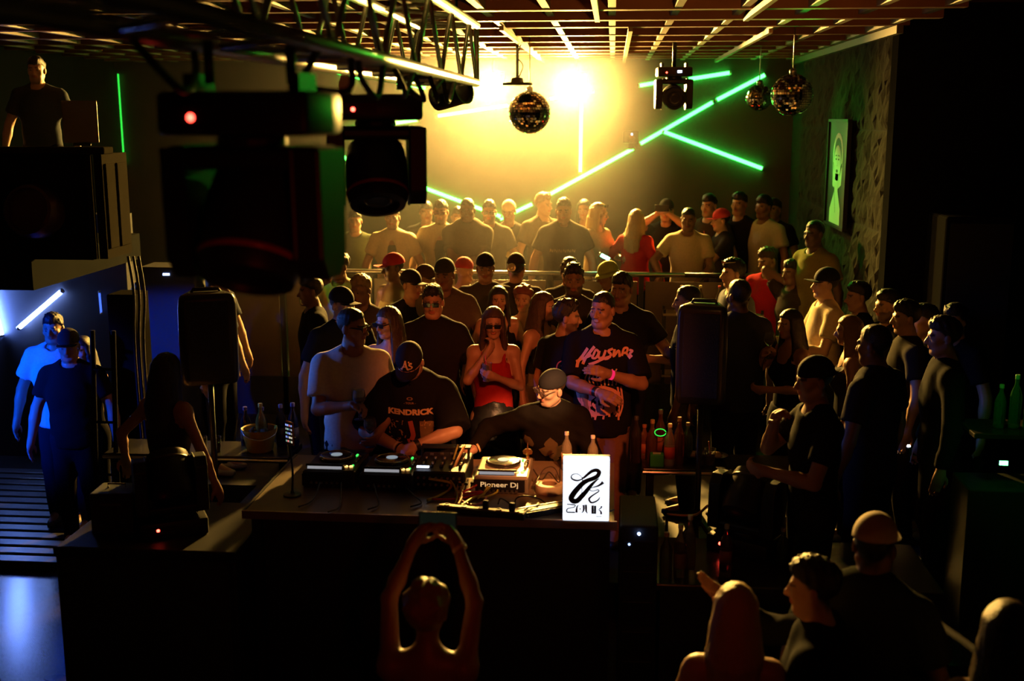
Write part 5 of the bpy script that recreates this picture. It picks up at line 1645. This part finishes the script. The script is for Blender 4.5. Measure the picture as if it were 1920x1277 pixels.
v9 = person(1124, 378, 'blonde woman with sunglasses pushed up, turned to the right with a drink', d=12.0, face=50, hy=20, sex='f', tone='light', hair='long', hairc='blond', shirt=('tee', (.40, .33, .22)), R='hold', glasses=((.01, .01, .01), 'top'), floor=TF, detail=2)
v10 = person(1194, 390, 'woman with very long straight blonde hair in a red jacket pointing up', d=11.85, face=150, hy=20, sex='f', tone='light', hair='long', hairc='blond', shirt=('jacket', (.45, .035, .03)), R=((.24, -.12, 1.40), (.6, .6, -1), .35, (0, 1, 0)), floor=TF, detail=2)
v11 = person(1250, 371, 'man in a dark cap filming with a phone held high in both hands', d=12.5, face=-10, tone='tan', hair='fade', cap=('cap', (.03, .03, .02)), shirt=('tee', BLK), L=((.05, -.30, 1.64), (1, 0, -.6), .85, (-.9, -.1, .1)), R=((.05, -.30, 1.64), (1, 0, -.6), .85, (-.9, -.1, .1)), floor=TF, detail=2)
t = empty('phone', v11['w'](Vector((0, -.40, 1.70)) * v11['k']), RAD(-10), 'phone held high by the man filming on the terrace', 'phone')
MB().box((0, 0, 0), (.15, .009, .07), None, .004).build('case', M_BLACKGLOSS, t); MB().box((0, .005, 0), (.14, .001, .062)).build('screen', glow('phone_dim', (.3, .35, .3), .25), t)
v12 = person(1291, 388, 'man in a cream tee leaning one hand on the terrace rail', d=11.62, face=-8, hp=8, tone='brown', hair='fade', shirt=('tee', (.55, .46, .30)), fit=.02, floor=TF, detail=2,
             L=((.24, -.30, 1.06), (1, .4, 0), .55, (0, .2, -1), (.1, -.8, -.5)), R='low')
person(1330, 362, 'man with a side-lit face behind the cream tee', d=12.4, face=-35, tone='tan', hair='short', shirt=('tee', (.05, .045, .03)), **V)
v14 = person(1352, 389, 'man in a red cap raising a drink to his mouth on the terrace', d=12.0, face=-80, tone='tan', hair='fade', cap=('cap', (.55, .05, .06)), shirt=('tee', CH), L='drink', R='drink', floor=TF, detail=2)
cup(hold_at(v14, -1, -.05), 'small glass at the mouth of the man in the red cap', (.1, .5, .2), .09, .03)
person(1387, 358, 'dim man in dark clothes right of the red cap', d=12.35, face=-35, tone='tan', hair='short', shirt=('tee', BLK), **V)
person(1433, 364, 'man in a white tee tinted green on the terrace', d=12.15, face=-50, tone='brown', hair='short', shirt=('tee', (.6, .62, .5)), **V)
person(1452, 370, 'dim man in black at the right end of the terrace', d=12.7, face=-40, tone='tan', hair='short', shirt=('tee', BLK), **V)
person(1528, 411, 'man in an olive tee beside the portrait poster', d=10.35, floor=.6, face=-55, tone='dark', hair='fade', shirt=('tee', (.20, .17, .05)), detail=2)
person(1441, 461, 'man in a bright red tee below the right end of the terrace', H=1.78, face=-30, hp=16, hy=-30, tone='tan', hair='short', hairc='brown', shirt=('tee', (.50, .025, .04)), detail=2)

# ------------------------------------------------------------------ crowd on the right
person(1376, 482, 'man with glasses pushed up and a dark tee, face lit from the left', H=1.80, face=-72, hy=-10, tone='light', hair='short', glasses=((.01, .01, .01), 'top'), shirt=('tee', (.08, .09, .12)), detail=2, build=1.05)
person(1289, 533, 'man with cropped hair behind the right speaker, facing left', H=1.76, face=-100, tone='tan', hair='fade', shirt=('tee', BLK), detail=2, L='hold')
person(1386, 521, 'broad dark figure seen from behind right of the speaker', H=1.83, face=-150, tone='dark', hair='fade', shirt=('tee', (.03, .035, .05)), build=1.12, detail=2)
r3 = person(1481, 577, 'woman in the dark holding a shining glass at chin height', sex='f', H=1.63, face=-60, tone='tan', hair='long', shirt=('top', BLK), detail=2, L='drink', R='hold')
wine_glass(hold_at(r3, -1, -.05), 'shining glass held by the woman in the dark at the right')
person(1549, 499, 'man in a dark cap and pale tee, face lit from the left', H=1.79, face=-82, hp=-2, tone='light', hair='fade', cap=('cap', (.012, .012, .012)), shirt=('tee', (.60, .50, .33)), fit=.022, detail=2, L='hold', R='hold')
person(1611, 525, 'person in profile with a green glint on the forehead', H=1.72, face=-85, tone='tan', hair='short', shirt=('tee', BLK), detail=1)
person(1666, 540, 'bearded man in the dark near the wall corner', H=1.72, face=-75, tone='tan', hair='short', beard=.8, shirt=('tee', BLK), detail=1)
person(1701, 560, 'man in profile with a lit nose and a pale collar', H=1.73, face=-90, tone='light', hair='short', shirt=('shirt', (.03, .025, .02)), detail=2)
person(1736, 567, 'person behind the lit profile, only the edge of a cheek showing', H=1.68, face=-85, tone='tan', hair='short', shirt=('tee', BLK), detail=1)
DARKMAN = person(1641, 605, 'dark man with cropped hair standing in front of the lit profile', H=1.80, face=-130, tone='brown', hair='fade', shirt=('tee', (.02, .02, .02)), build=1.08, detail=2)
person(1772, 590, 'man at the right in a black jacket over a pale tee', H=1.78, face=-95, tone='tan', hair='short', shirt=('jacket', BLK), detail=2)
person(1592, 588, 'woman with loose lit hair among the dark crowd at the right', sex='f', H=1.63, face=-100, tone='tan', hair='long', hairc='light', shirt=('top', CH), detail=1)
person(1486, 484, 'person with arms folded behind the head at the right of the red tee', H=1.70, face=-60, tone='brown', hair='short', shirt=('tee', (.05, .04, .03)), detail=1, L=((.10, .0, 1.52), (1, -.2, -.3), .5, (0, 1, 0)))
person(1529, 664, 'dark man in a cap with hands at his chin, nearest of the right crowd', H=1.73, face=-80, tone='tan', hair='fade', cap=('back', (.012, .012, .012)), shirt=('tee', BLK), detail=2, L='drink', R='hold')
person(1793, 566, 'small face deep in the shade right of the black jacket', d=7.9, face=-60, tone='tan', hair='short', shirt=('tee', BLK), detail=0)

# ------------------------------------------------------------------ left
person(267, 525, 'person in profile at the pillar, only the face edge lit', d=10.3, floor=0, face=70, tone='tan', hair='short', shirt=('tee', BLK), detail=1)
person(398, 487, 'man behind the left speaker, further of two', d=10.1, face=60, tone='tan', hair='fade', shirt=('tee', (.03, .035, .05)), detail=1)
person(407, 508, 'person in profile behind the left speaker, nearer of two', d=9.55, face=80, tone='light', hair='short', shirt=('tee', (.02, .025, .04)), detail=1)
person(312, 658, 'woman with long hair leaning at the left table, arm edged in blue light', sex='f', H=1.64, face=160, tone='tan', hair='long', shirt=('tank', (.03, .03, .03)), detail=2, R=((.42, -.05, 1.02), (.6, .6, 0), .4, (0, 0, -1)))
person(97, 584, 'man in a white tee standing in blue light', d=8.95, floor=.07, face=8, tone='tan', hair='short', shirt=('tee', (.75, .75, .75)), fit=.03, detail=2)
person(126, 614, 'man in a cap and black tee in the blue room, arm round his companion', d=8.45, floor=.07, face=6, hy=8, tone='light', hair='fade', cap=('cap', (.05, .05, .05), 0, (.01, .01, .01)), shirt=('tee', BLK), build=1.1, detail=2)
person(152, 628, 'woman with half-lit face at the right of the blue room group', sex='f', d=8.8, floor=.07, face=-14, tone='light', hair='long', shirt=('top', BLK), detail=1)
person(68, 128, 'person standing in the dark booth above the blue room', d=8.75, floor=2.31, face=12, tone='light', hair='short', shirt=('tee', (.05, .06, .07)), detail=1)

# ------------------------------------------------------------------ in front of the decks, backs to the camera
b1 = person(800, 1078, 'woman with curly hair filming the decks with both arms raised', sex='f', H=1.64, face=180, floor=0, hp=-14, tone='brown', hair='curly', hairc='light', shirt=('tank', BLK), pants=(.03, .03, .05), detail=2,
            L=((.09, -.22, 1.83), (1, .0, -.05), .75, (-.9, 0, .2), (-.5, -.5, .6)), R=((.09, -.22, 1.83), (1, .0, -.05), .75, (-.9, 0, .2), (-.5, -.5, .6)))
t = empty('phone', b1['w'](Vector((0, -.30, 1.90)) * b1['k']), RAD(180), 'phone held up over the head of the filming woman', 'phone')
MB().box((0, 0, 0), (.15, .009, .072), None, .004).build('case', M_BLACKGLOSS, t); MB().box((0, .0052, 0), (.138, .001, .064)).build('screen', glow('phone_dim', (.05, .09, .06), .06), t)
cuff(b1, -1, (.5, .45, .4), 'bracelet', .012, .029, .02)
person(1381, 1088, 'woman with smooth long blonde hair and bare shoulders in the foreground', sex='f', H=1.63, face=176, floor=0, tone='light', hair='long', hairc='blond', shirt=('crop', (.02, .02, .02)), pants=BLK, detail=2)
b5 = person(1528, 1040, 'dark-haired person raising an open palm beside the blonde in the foreground', H=1.68, face=-110, floor=0, tone='tan', hair='short', shirt=('jacket', BLK), detail=2, L=((.16, -.40, 1.46), (.8, .3, -1), .1, (0, .9, .2)), R='hold')
person(1645, 957, 'man in a pale cap and a dark patterned shirt seen from behind', H=1.77, face=150, floor=0, tone='brown', hair='fade', cap=('cap', (.55, .47, .40)), shirt=('shirt', (.03, .04, .03)), build=1.1, fit=.03, detail=2)
person(1893, 1120, 'blurred dark person at the lower right corner', H=1.70, face=170, floor=0, tone='light', hair='long', hairc='brown', sex='f', shirt=('tank', BLK), detail=1)

# ------------------------------------------------------------------ pole speakers
def pole_speaker(top, w, h, dpt, floor, rz, label_s, label_p, handle):
    """moulded cabinet with rounded shoulders on a tripod pole"""
    z0 = top.z - h
    t = empty('pole_stand', (top.x, top.y, floor), 0, label_p, 'stand')
    MB().tube([(0, 0, .05), (0, 0, z0 - floor)], .018, 10).build('pole', M_BLACKMETAL, t, True)
    for i in range(3):
        a = math.radians(120 * i + 30)
        MB().tube([(0, 0, .55), (math.cos(a) * .38, math.sin(a) * .38, .02)], .011, 8).build('leg', M_BLACKMETAL, t, True)
    MB().lathe([(.028, .5), (.030, .58), (.022, .6)], n=14).build('collar', M_BLACKGLOSS, t, True)
    s = empty('loudspeaker', (top.x, top.y, z0), RAD(rz), label_s, 'speaker')
    f_, b_ = -dpt * .30, dpt * .5
    pts = []
    for (cx, cy, a0) in ((w / 2 - .04, f_ + .04, -90), (w * .33 - .06, b_ - .06, 0), (-w * .33 + .06, b_ - .06, 90), (-w / 2 + .04, f_ + .04, 180)):
        rr_ = .04 if cy < 0 else .06
        for i in range(5):
            an = math.radians(a0 + i * 22.5)
            pts.append((cx + rr_ * math.cos(an), cy + rr_ * math.sin(an)))
    mbx = MB(); n = len(pts); vs = []; fs = []
    lv = [(0, .90), (.012, .96), (.04, 1.0), (h * .5, 1.02), (h - .07, 1.0), (h - .03, .965), (h - .008, .90), (h, .80)]
    for zz, sc_ in lv: vs += [(x * sc_, y * sc_, zz) for x, y in pts]
    for j in range(len(lv) - 1):
        for i in range(n): fs.append((j * n + i, j * n + (i + 1) % n, (j + 1) * n + (i + 1) % n, (j + 1) * n + i))
    fs += [tuple(reversed(range(n))), tuple(range((len(lv) - 1) * n, len(lv) * n))]
    mbx.add(vs, fs)
    cab = mbx.build('cabinet', mat('speaker_shell', (.022, .022, .024), .3), s, True, angle=50)
    MB().box((0, -dpt * .30 - .004, h / 2), (w * .72, .012, h * .86), None, .005).build('grille', mat('grille', (.02, .02, .02), .6, bump=.5, nscale=200), s)
    if handle:
        MB().lathe([(.045, 0), (.055, .012), (.045, .02), (.03, .004), (0, .002)], c=(w * .40, dpt * .12, h * .72), R=rot(0, 80, 0), n=22).build('handle_cup', mat('speaker_shell', (.022, .022, .024), .3), s, True)
    MB().tube([(-w * .25, dpt * .1, h - .01), (-w * .22, dpt * .1, h + .015), (w * .22, dpt * .1, h + .015), (w * .25, dpt * .1, h - .01)], .012, 8).build('top_handle', mat('speaker_shell', (.022, .022, .024), .3), s, True)
    for x in (-1, 1): MB().lathe([(0, 0), (.012, 0), (.010, .008), (0, .009)], c=(x * w * .3, -.02, h - .008), n=10).build('bolt', M_CHROME, s, True)
    return s
pole_speaker(at(386, 548, 6.9), .34, .55, .34, .3, 22, 'black moulded loudspeaker on a pole left of the decks, top edge lit', 'tripod pole under the left loudspeaker', True)
pole_speaker(at(1320, 570, 6.9), .30, .60, .34, .3, -10, 'black moulded loudspeaker on a pole right of the decks, top lit green', 'tripod pole under the right loudspeaker', False)

# ------------------------------------------------------------------ left drinks table, bucket, bottles
def table(x0, x1, y0, y1, z, floor, label, name='drinks_table'):
    t = empty(name, ((x0 + x1) / 2, (y0 + y1) / 2, floor), 0, label, 'table')
    to(MB().box(((x0 + x1) / 2, (y0 + y1) / 2, z - .02), (x1 - x0, y1 - y0, .04), None, .006).build('table_top', mat('bar_top', (.03, .028, .026), .25)), t)
    for x in (x0 + .05, x1 - .05):
        for y in (y0 + .05, y1 - .05):
            to(MB().box((x, y, (z - .04 + floor) / 2), (.04, .04, z - .04 - floor)).build('leg', M_BLACKMETAL), t)
    to(MB().tube([(x0, y0 - .012, z - .02), (x1, y0 - .012, z - .02)], .010, 8).build('edge_rail', M_METAL), t)
    to(MB().box(((x0 + x1) / 2, y0 + .03, (z + floor) / 2 - .1), (x1 - x0 - .1, .02, .03)).build('stretcher', M_BLACKMETAL), t)
    return t
table(-3.28, -2.05, 6.95, 7.3, 1.15, .0 if False else .3, 'dark drinks table left of the decks with a thin metal edge')
t = empty('ice_bucket', (on_z(482, 850, 1.15).x, 7.10, 1.15), RAD(20), 'yellow plastic ice bucket with a bottle neck showing, left of the decks', 'bucket')
prof = [(.075, 0), (.085, .01), (.115, .15), (.118, .155), (.108, .15), (.078, .012), (0, .012)]
MB().lathe(prof, n=24).build('pail', mat('yellow_plastic', (.55, .40, .04), .35, trans=.15), t, True, angle=40)
MB().tube(spline([(-.115, 0, .15), (-.09, -.08, .12), (0, -.125, .10), (.09, -.08, .12), (.115, 0, .15)], 6), .004, 6).build('handle', M_METAL, t, True)
for i in range(9):
    MB().box((random.uniform(-.06, .06), random.uniform(-.06, .06), .12 + random.uniform(0, .03)), (.03, .03, .03), rot(random.uniform(0, 90), random.uniform(0, 90), 0), .004).build('ice_cube', M_GLASS, t)
bottle((t.location.x + .01, 7.11, 1.165), .30, .036, (.5, .45, .1), (.6, .5, .1), 'bottle standing in the yellow ice bucket', None)
rr = random.Random(31)
for i, px in enumerate((430, 465, 500, 525)):
    bottle((on_z(px, 850, 1.15).x + .05, 7.22 - .02 * (i % 2), 1.15), rr.uniform(.26, .32), .036, (.05, .06, .12), (.1, .1, .3), ('first', 'second', 'third', 'fourth')[i] + ' dark blue-lit bottle from the left behind the ice bucket', (.1, .1, .12))
for i, px in enumerate((375, 402)):
    cup((on_z(px, 850, 1.15).x, 7.05, 1.15), ('left', 'right')[i] + ' one of two tumblers on the dark drinks table', (.2, .06, .05), .10, .034)
# dark upright frame at the left end of the drinks table
t = empty('truss_leg', (-3.30, 6.92, 0), 0, 'slanted dark metal post at the left end of the drinks table, edged in blue', 'post')
for x in (-.07, .07):
    MB().tube([(x, 0, 0), (x + .04, .1, 1.95)], .018, 8).build('upright', mat('post_metal', (.012, .012, .02), .95, spec=.02), t, True)
for i in range(5): MB().tube([(-.07 + .008 * i, .02 * i, .3 + .35 * i), (.07 + .008 * i, .02 * i, .3 + .35 * i)], .010, 6).build('rung', mat('post_metal', (.012, .012, .02), .95, spec=.02), t, True)

# ------------------------------------------------------------------ right bar, bottles
table(.22, 1.35, 6.92, 7.28, 1.15, .3, 'narrow dark bar table right of the decks crowded with bottles', 'bar_table')
rr = random.Random(17)
names = ['leftmost', 'second', 'third', 'fourth', 'fifth', 'sixth', 'seventh', 'eighth', 'ninth']
k_ = 0
for i, (px, h, col, capc, lab) in enumerate(((1192, .30, (.08, .06, .05), (.05, .05, .05), None), (1208, .22, (.5, .2, .1), (.4, .15, .08), (.4, .12, .06)), (1222, .28, (.35, .14, .06), (.4, .2, .1), None), (1238, .32, (.25, .1, .05), (.1, .1, .1), (.35, .1, .05)), (1272, .30, (.4, .16, .08), (.3, .2, .1), None), (1290, .24, (.15, .3, .12), (.3, .3, .2), None))):
    bottle((on_z(px, 868, 1.15).x, 7.08 + (.07 if i % 2 else -.03), 1.15), h, .034, col, capc, names[i] + ' bottle from the left on the bar table right of the decks', lab)
wb = (on_z(1254, 870, 1.15).x, 7.0, 1.15)
bottle(wb, .27, .034, (.9, .85, .7), (.9, .75, .45), 'clear bottle with a gold foil cap and red label on the bar table', (.6, .08, .05))
t = empty('glow_bracelet', (wb[0] - .06, 6.99, 1.15 + .215), 0, 'green glowing ring hung on the clear bottle', 'bracelet')
MB().tube([(.035 * math.cos(a / 16 * 6.283), .012 * math.sin(a / 16 * 6.283), .02 * math.sin(a / 16 * 6.283)) for a in range(17)], .003, 6).build('ring', glow('ring_green', (.03, 1, .08), .9), t, True)
MB().box((.035, 0, 0), (.008, .008, .008)).build('clasp', M_BLACK, t)
t = empty('napkin_box', (on_z(1231, 872, 1.15).x, 6.985, 1.15), 0, 'small bright green box between the bottles', 'box')
MB().box((0, 0, .04), (.085, .06, .08), None, .004).build('carton', mat('green_card', (.03, .35, .06), .6), t)
MB().box((0, 0, .081), (.05, .03, .004)).build('slot', mat('white_tissue', (.6, .6, .55), .8), t)
for i, px in enumerate((1312, 1330)):
    cup((on_z(px, 870, 1.15).x, 7.02, 1.15), ('left', 'right')[i] + ' one of two tumblers at the right of the bar table', (.4, .18, .08), .11, .036)
for i in range(2):
    t = empty('fruit_bowl' if i else 'ashtray', (on_z(1345 if i else 1300, 868, 1.15).x, 7.15, 1.15), 0, 'shallow dark bowl with crumpled paper on the bar table' if i else 'low round ashtray between bottles and tumblers', 'bowl' if i else 'ashtray')
    MB().lathe([(.04, 0), (.07, .03), (.075, .032), (.066, .026), (.035, .006), (0, .006)], n=20).build('dish', M_BLACKGLOSS, t, True)
    MB().lathe([(0, .01), (.03, .015), (.038, .03), (.02, .05), (0, .055)], n=7).build('paper', mat('crumpled_paper', (.5, .35, .2), .8), t)
# equipment panel right of the table, lower counter with bottles
RACK = t = empty('amp_rack', (.17, 6.0, 0), 0, 'tall narrow grey equipment rack right of the decks', 'rack')
MB().box((0, 0, .6), (.20, .5, 1.2), None, .01).build('case', mat('rack_grey', (.012, .013, .013), .7), t)
for i in range(6): MB().box((0, -.255, .2 + i * .17), (.17, .012, .14), None, .004).build('unit', M_BLACKGLOSS, t)
MB().lathe([(0, 0), (.006, 0), (.005, .004), (0, .005)], c=(-.05, -.262, 1.1), R=rot(90, 0, 0), n=10).build('indicator', glow('led_blue', (.3, .5, 1), 6), t)
t = empty('counter', (1.0, 6.05, 0), 0, 'low dark counter in the right foreground with a few bottles', 'counter')
MB().box((0, .02, .43), (1.42, .6, .86)).build('front', M_BLACK, t)
MB().box((0, 0, .88), (1.48, .7, .04), None, .008).build('counter_top', mat('bar_top', (.03, .028, .026), .25), t)
for i, (px, py, h, col, lab) in enumerate(((1248, 1082, .25, (.3, .3, .28), None), (1274, 1080, .29, (.4, .36, .28), (.2, .12, .1)), (1292, 1065, .30, (.4, .38, .3), None), (1360, 1070, .26, (.3, .12, .1), (.25, .06, .06)), (1466, 1062, .22, (.08, .15, .08), None), (1500, 1062, .27, (.06, .15, .07), None))):
    p = on_z(px, py, .9)
    bottle((p.x, max(p.y, 5.78), .9), h, .034, col, (.55, .5, .35) if i < 3 else (.3, .35, .3), names[i] + ' bottle from the left on the low counter in the foreground', lab)
moving_head('e', (.78, 6.22, .9), .92, -32, -42, 'black moving head light standing on the low counter, gold light along its edges', False, (.1, .2, 1))
t = empty('microphone_stand', (.36, 6.62, .3), 0, 'thin bent metal arm below the bar table', 'stand')
MB().lathe([(.09, 0), (.09, .012), (.012, .02), (.01, .04)], n=20).build('base', M_BLACKMETAL, t, True)
MB().tube([(0, 0, .03), (0, 0, .66)], .009, 8).build('pole', M_BLACKMETAL, t, True)
MB().tube(spline([(0, 0, .66), (.10, 0, .655), (.18, -.01, .67), (.24, -.02, .73)], 6), .008, 8).build('arm', mat('brass_arm', (.6, .4, .18), .3, metal=.9), t, True)

# shelf under the terrace rail with bottles
t = empty('drinks_shelf', (.98, 11.02, .3), 0, 'metal shelf unit with clear bottles under the right end of the terrace rail', 'shelf')
for z in (.55, .85, 1.15):
    MB().box((0, 0, z), (.95, .26, .02)).build('shelf_board', mat('shelf_metal', (.30, .24, .16), .4, metal=.4), t)
for x in (-.46, 0, .46):
    for y in (-.11, .11): MB().box((x, y, .60), (.025, .025, 1.2)).build('upright', M_BLACKMETAL, t)
for i, (x, z, cc) in enumerate(((-.30, 1.16, (.5, .4, .3)), (-.12, 1.16, (.8, .7, .4)), (.06, 1.16, (.6, .1, .08)), (.22, 1.16, (.8, .7, .4)), (-.2, .86, (.8, .7, .5)), (.05, .86, (.8, .7, .5)), (.2, .86, (.5, .5, .4)))):
    bottle((.98 + x, 11.0, .3 + z), .26, .034, (.8, .72, .5), cc, names[i] + ' bottle on the shelf under the terrace rail', (.5, .08, .06) if i in (2, 4) else None)

# ------------------------------------------------------------------ portrait poster on the stone wall
yA = on_x(1556, 300, RW - .04).y; yB = on_x(1592, 300, RW - .04).y
zt = on_x(1574, 226, RW - .04).z; zb = on_x(1570, 425, RW - .04).z
yc, zc, pw, ph = (yA + yB) / 2, (zt + zb) / 2, abs(yA - yB), zt - zb
t = empty('poster', (RW - .05, yc, zc), RAD(-90), 'tall framed portrait poster glowing green on the stone wall', 'poster')
# local: x along wall, y away from the room, z up
MB().box((0, .01, 0), (pw, .02, ph)).build('sheet', mat('poster_black', (.012, .012, .012), .5), t)
for x in (-1, 1): MB().box((x * pw / 2, 0, 0), (.025, .04, ph + .02)).build('frame_side', M_BLACKGLOSS, t)
for z in (-1, 1): MB().box((0, 0, z * ph / 2), (pw + .02, .04, .025)).build('frame_edge', M_BLACKGLOSS, t)
PG = mat('poster_pale', (.75, .8, .7), .6)
def el2(cx, cz, rx, rz, n=24): return ([(cx + rx * math.cos(2 * math.pi * i / n), cz + rz * math.sin(2 * math.pi * i / n)) for i in range(n)], [tuple(range(n))])
u, v = pw / 2, ph / 2
flat_obj('hair_shape', [el2(0, .35 * v, .52 * u, .42 * v), ([(-.5 * u, .2 * v), (-.42 * u, -.25 * v), (-.1 * u, -.3 * v), (.1 * u, -.3 * v), (.46 * u, -.2 * v), (.52 * u, .2 * v)], [tuple(range(6))])], PG, t, (0, -.0015, 0), (1, 0, 0), (0, 0, 1))
flat_obj('hair_inner', [el2(0, .32 * v, .40 * u, .36 * v)], mat('poster_black', (.012, .012, .012), .5), t, (0, -.0025, 0), (1, 0, 0), (0, 0, 1))
flat_obj('face_shape', [el2(0, .20 * v, .37 * u, .34 * v), ([(-.16 * u, .0), (-.17 * u, -.33 * v), (-.6 * u, -.7 * v), (-.6 * u, -.96 * v), (.5 * u, -.96 * v), (.5 * u, -.65 * v), (.17 * u, -.33 * v), (.16 * u, 0)], [tuple(range(8))])], PG, t, (0, -.0035, 0), (1, 0, 0), (0, 0, 1))
BKP = mat('poster_black', (.012, .012, .012), .5)
flat_obj('face_lines', [el2(-.13 * u, .27 * v, .07 * u, .018 * v), el2(.13 * u, .27 * v, .07 * u, .018 * v), ribbon([(-.22 * u, .33 * v), (-.12 * u, .345 * v), (-.04 * u, .335 * v)], [.02 * v] * 3), ribbon([(.22 * u, .33 * v), (.12 * u, .345 * v), (.04 * u, .335 * v)], [.02 * v] * 3), ribbon([(.0, .25 * v), (.04 * u, .16 * v), (-.02 * u, .15 * v)], [.008 * v] * 3), el2(0, .05 * v, .11 * u, .03 * v), ribbon([(-.2 * u, -.25 * v), (-.1 * u, -.5 * v), (0, -.75 * v)], [.02 * v] * 3)], BKP, t, (0, -.0045, 0), (1, 0, 0), (0, 0, 1))

# ------------------------------------------------------------------ painted face on the return wall
c = on_y(1845, 545, RET_Y)
t = empty('mural', (c.x, RET_Y - .005, c.z), 0, 'large faint green face painted on the dark wall at the far right', 'mural')
MG = mat('mural_paint', (.35, .55, .40), .8, noise=.4, nscale=6)
MB().box((0, .0, 0), (.62, .008, .80)).build('ground', mat('mural_ground', (.015, .02, .016), .8), t)
flat_obj('face', [el2(0, 0, .14, .20, 30)], MG, t, (0, -.005, 0), (1, 0, 0), (0, 0, 1))
flat_obj('features', [ribbon([(-.12, .04), (-.07, .02), (-.02, .015)], [.012, .05, .012]), ribbon([(.12, .04), (.07, .02), (.02, .015)], [.012, .05, .012]), ribbon([(-.12, .08), (-.07, .085), (-.02, .06)], [.01] * 3), ribbon([(.12, .08), (.07, .085), (.02, .06)], [.01] * 3), el2(0, -.115, .045, .018), el2(-.012, -.06, .008, .006), el2(.012, -.06, .008, .006), ribbon([(0, .17), (0, .13), (0, .10)], [.012] * 3), ribbon([(-.02, .16), (-.02, .13), (-.015, .11)], [.006] * 3), ribbon([(.02, .16), (.02, .13), (.015, .11)], [.006] * 3)], mat('mural_dark', (.008, .012, .009), .8), t, (0, -.007, 0), (1, 0, 0), (0, 0, 1))

M_MATTE = mat('matte_black', (.010, .010, .010), .95, spec=.0)
# tall black line-array cabinet in the dark right corner
p = at(1760, 360, 8.6)
t = empty('speaker_tower', (2.65, 8.75, 0), 0, 'tall black speaker tower in the dark right corner', 'speaker')
MB().box((0, 0, 1.45), (.5, .5, 2.3), None, .02).build('cabinet', M_MATTE, t)
MB().box((0, -.256, 1.45), (.44, .012, 2.2)).build('grille', mat('grille', (.02, .02, .02), .6, bump=.5, nscale=200), t)
MB().box((0, 0, .16), (.56, .56, .28)).build('plinth', M_MATTE, t)

# ------------------------------------------------------------------ small bar with green light at the right edge
c = at(1886, 872, 6.6)
t = empty('side_bar', (c.x + .12, c.y + .12, 0), 0, 'dark bar shelf washed in green at the right edge of the picture', 'bar')
MB().box((0, .1, .5 + .15), (.6, .35, c.z - .3), None, .01).build('body', mat('bar_front', (.03, .04, .03), .3), t)
MB().box((0, .08, c.z + .16), (.6, .35, .03), None, .005).build('shelf_board', mat('bar_top', (.03, .028, .026), .25), t)
MB().box((-.12, -.082, c.z), (.046, .012, .024)).build('light_strip', glow('strip_green', (.10, 1, .25), 9), t)
rr = random.Random(8)
for i in range(4):
    bottle((c.x + .0 + i * .085, c.y + .17, c.z + .178), rr.uniform(.24, .32), .034, (.1, .35, .14), (.2, .4, .2), names[i] + ' green-lit bottle from the left on the bar shelf at the right edge', None)
gl_ = spot('side_bar_light', (c.x - .45, c.y - .5, c.z + .9), (c.x + .1, c.y + .1, c.z + .2), (.05, 1, .1), 5, 60, .8, .05)

# ------------------------------------------------------------------ booth gear, little lights
p = at(150, 222, 8.25)
t = empty('booth_monitor', (p.x, p.y, 3.10), RAD(28), 'upright grey screen standing on the booth ledge', 'monitor')
MB().box((0, 0, .17), (.24, .03, .30), None, .006).build('panel', mat('monitor_shell', (.16, .15, .09), .5), t)
MB().box((0, 0, .01), (.12, .10, .02), None, .004).build('foot', M_BLACK, t)
p = at(60, 335 + 55, 7.9)
t = empty('booth_lamp', (p.x, BY - .16, p.z - .03), 0, 'dark red rounded lamp fixed on the front of the booth', 'stage lamp')
MB().lathe([(0, -.16), (.14, -.15), (.18, -.06), (.19, .06), (.17, .12), (.15, .13), (.14, .10), (0, .10)], R=rot(78, 0, 0), n=26).build('housing', mat('dark_red_shell', (.05, .012, .012), .4), t, True, angle=40)
MB().box((0, .10, 0), (.1, .12, .1)).build('bracket', M_BLACKMETAL, t)
p = at(310, 515, 9.9)
t = empty('equipment_box', (p.x, p.y, 0), 0, 'dark equipment cabinet with a small blue-white display behind the left speaker', 'cabinet')
MB().box((0, .2, p.z / 2 + .03), (.5, .35, p.z + .06), None, .01).build('case', M_BLACK, t)
MB().box((0, .02, p.z), (.058, .012, .020)).build('display', glow('led_bluewhite', (.35, .5, 1), 3.5), t)
MB().lathe([(0, 0), (.009, 0), (.007, .007), (0, .009)], c=(.0, -.262, 1.16), R=rot(90, 0, 0), n=12).build('indicator', glow('torch_glow', (.35, .5, 1), 8), RACK, True)
pt = DARKMAN['M'].inverted() @ at(1703, 847, 6.35)
MB().box(pt, (.02, .02, .06), rot(0, 20, 0), .004).build('phone', M_BLACK, DARKMAN['root'])
MB().lathe([(0, 0), (.010, 0), (.008, .008), (0, .010)], c=pt + Vector((0, 0, .03)), n=12).build('phone_light', glow('torch_glow', (.7, .75, 1), 12), DARKMAN['root'], True)
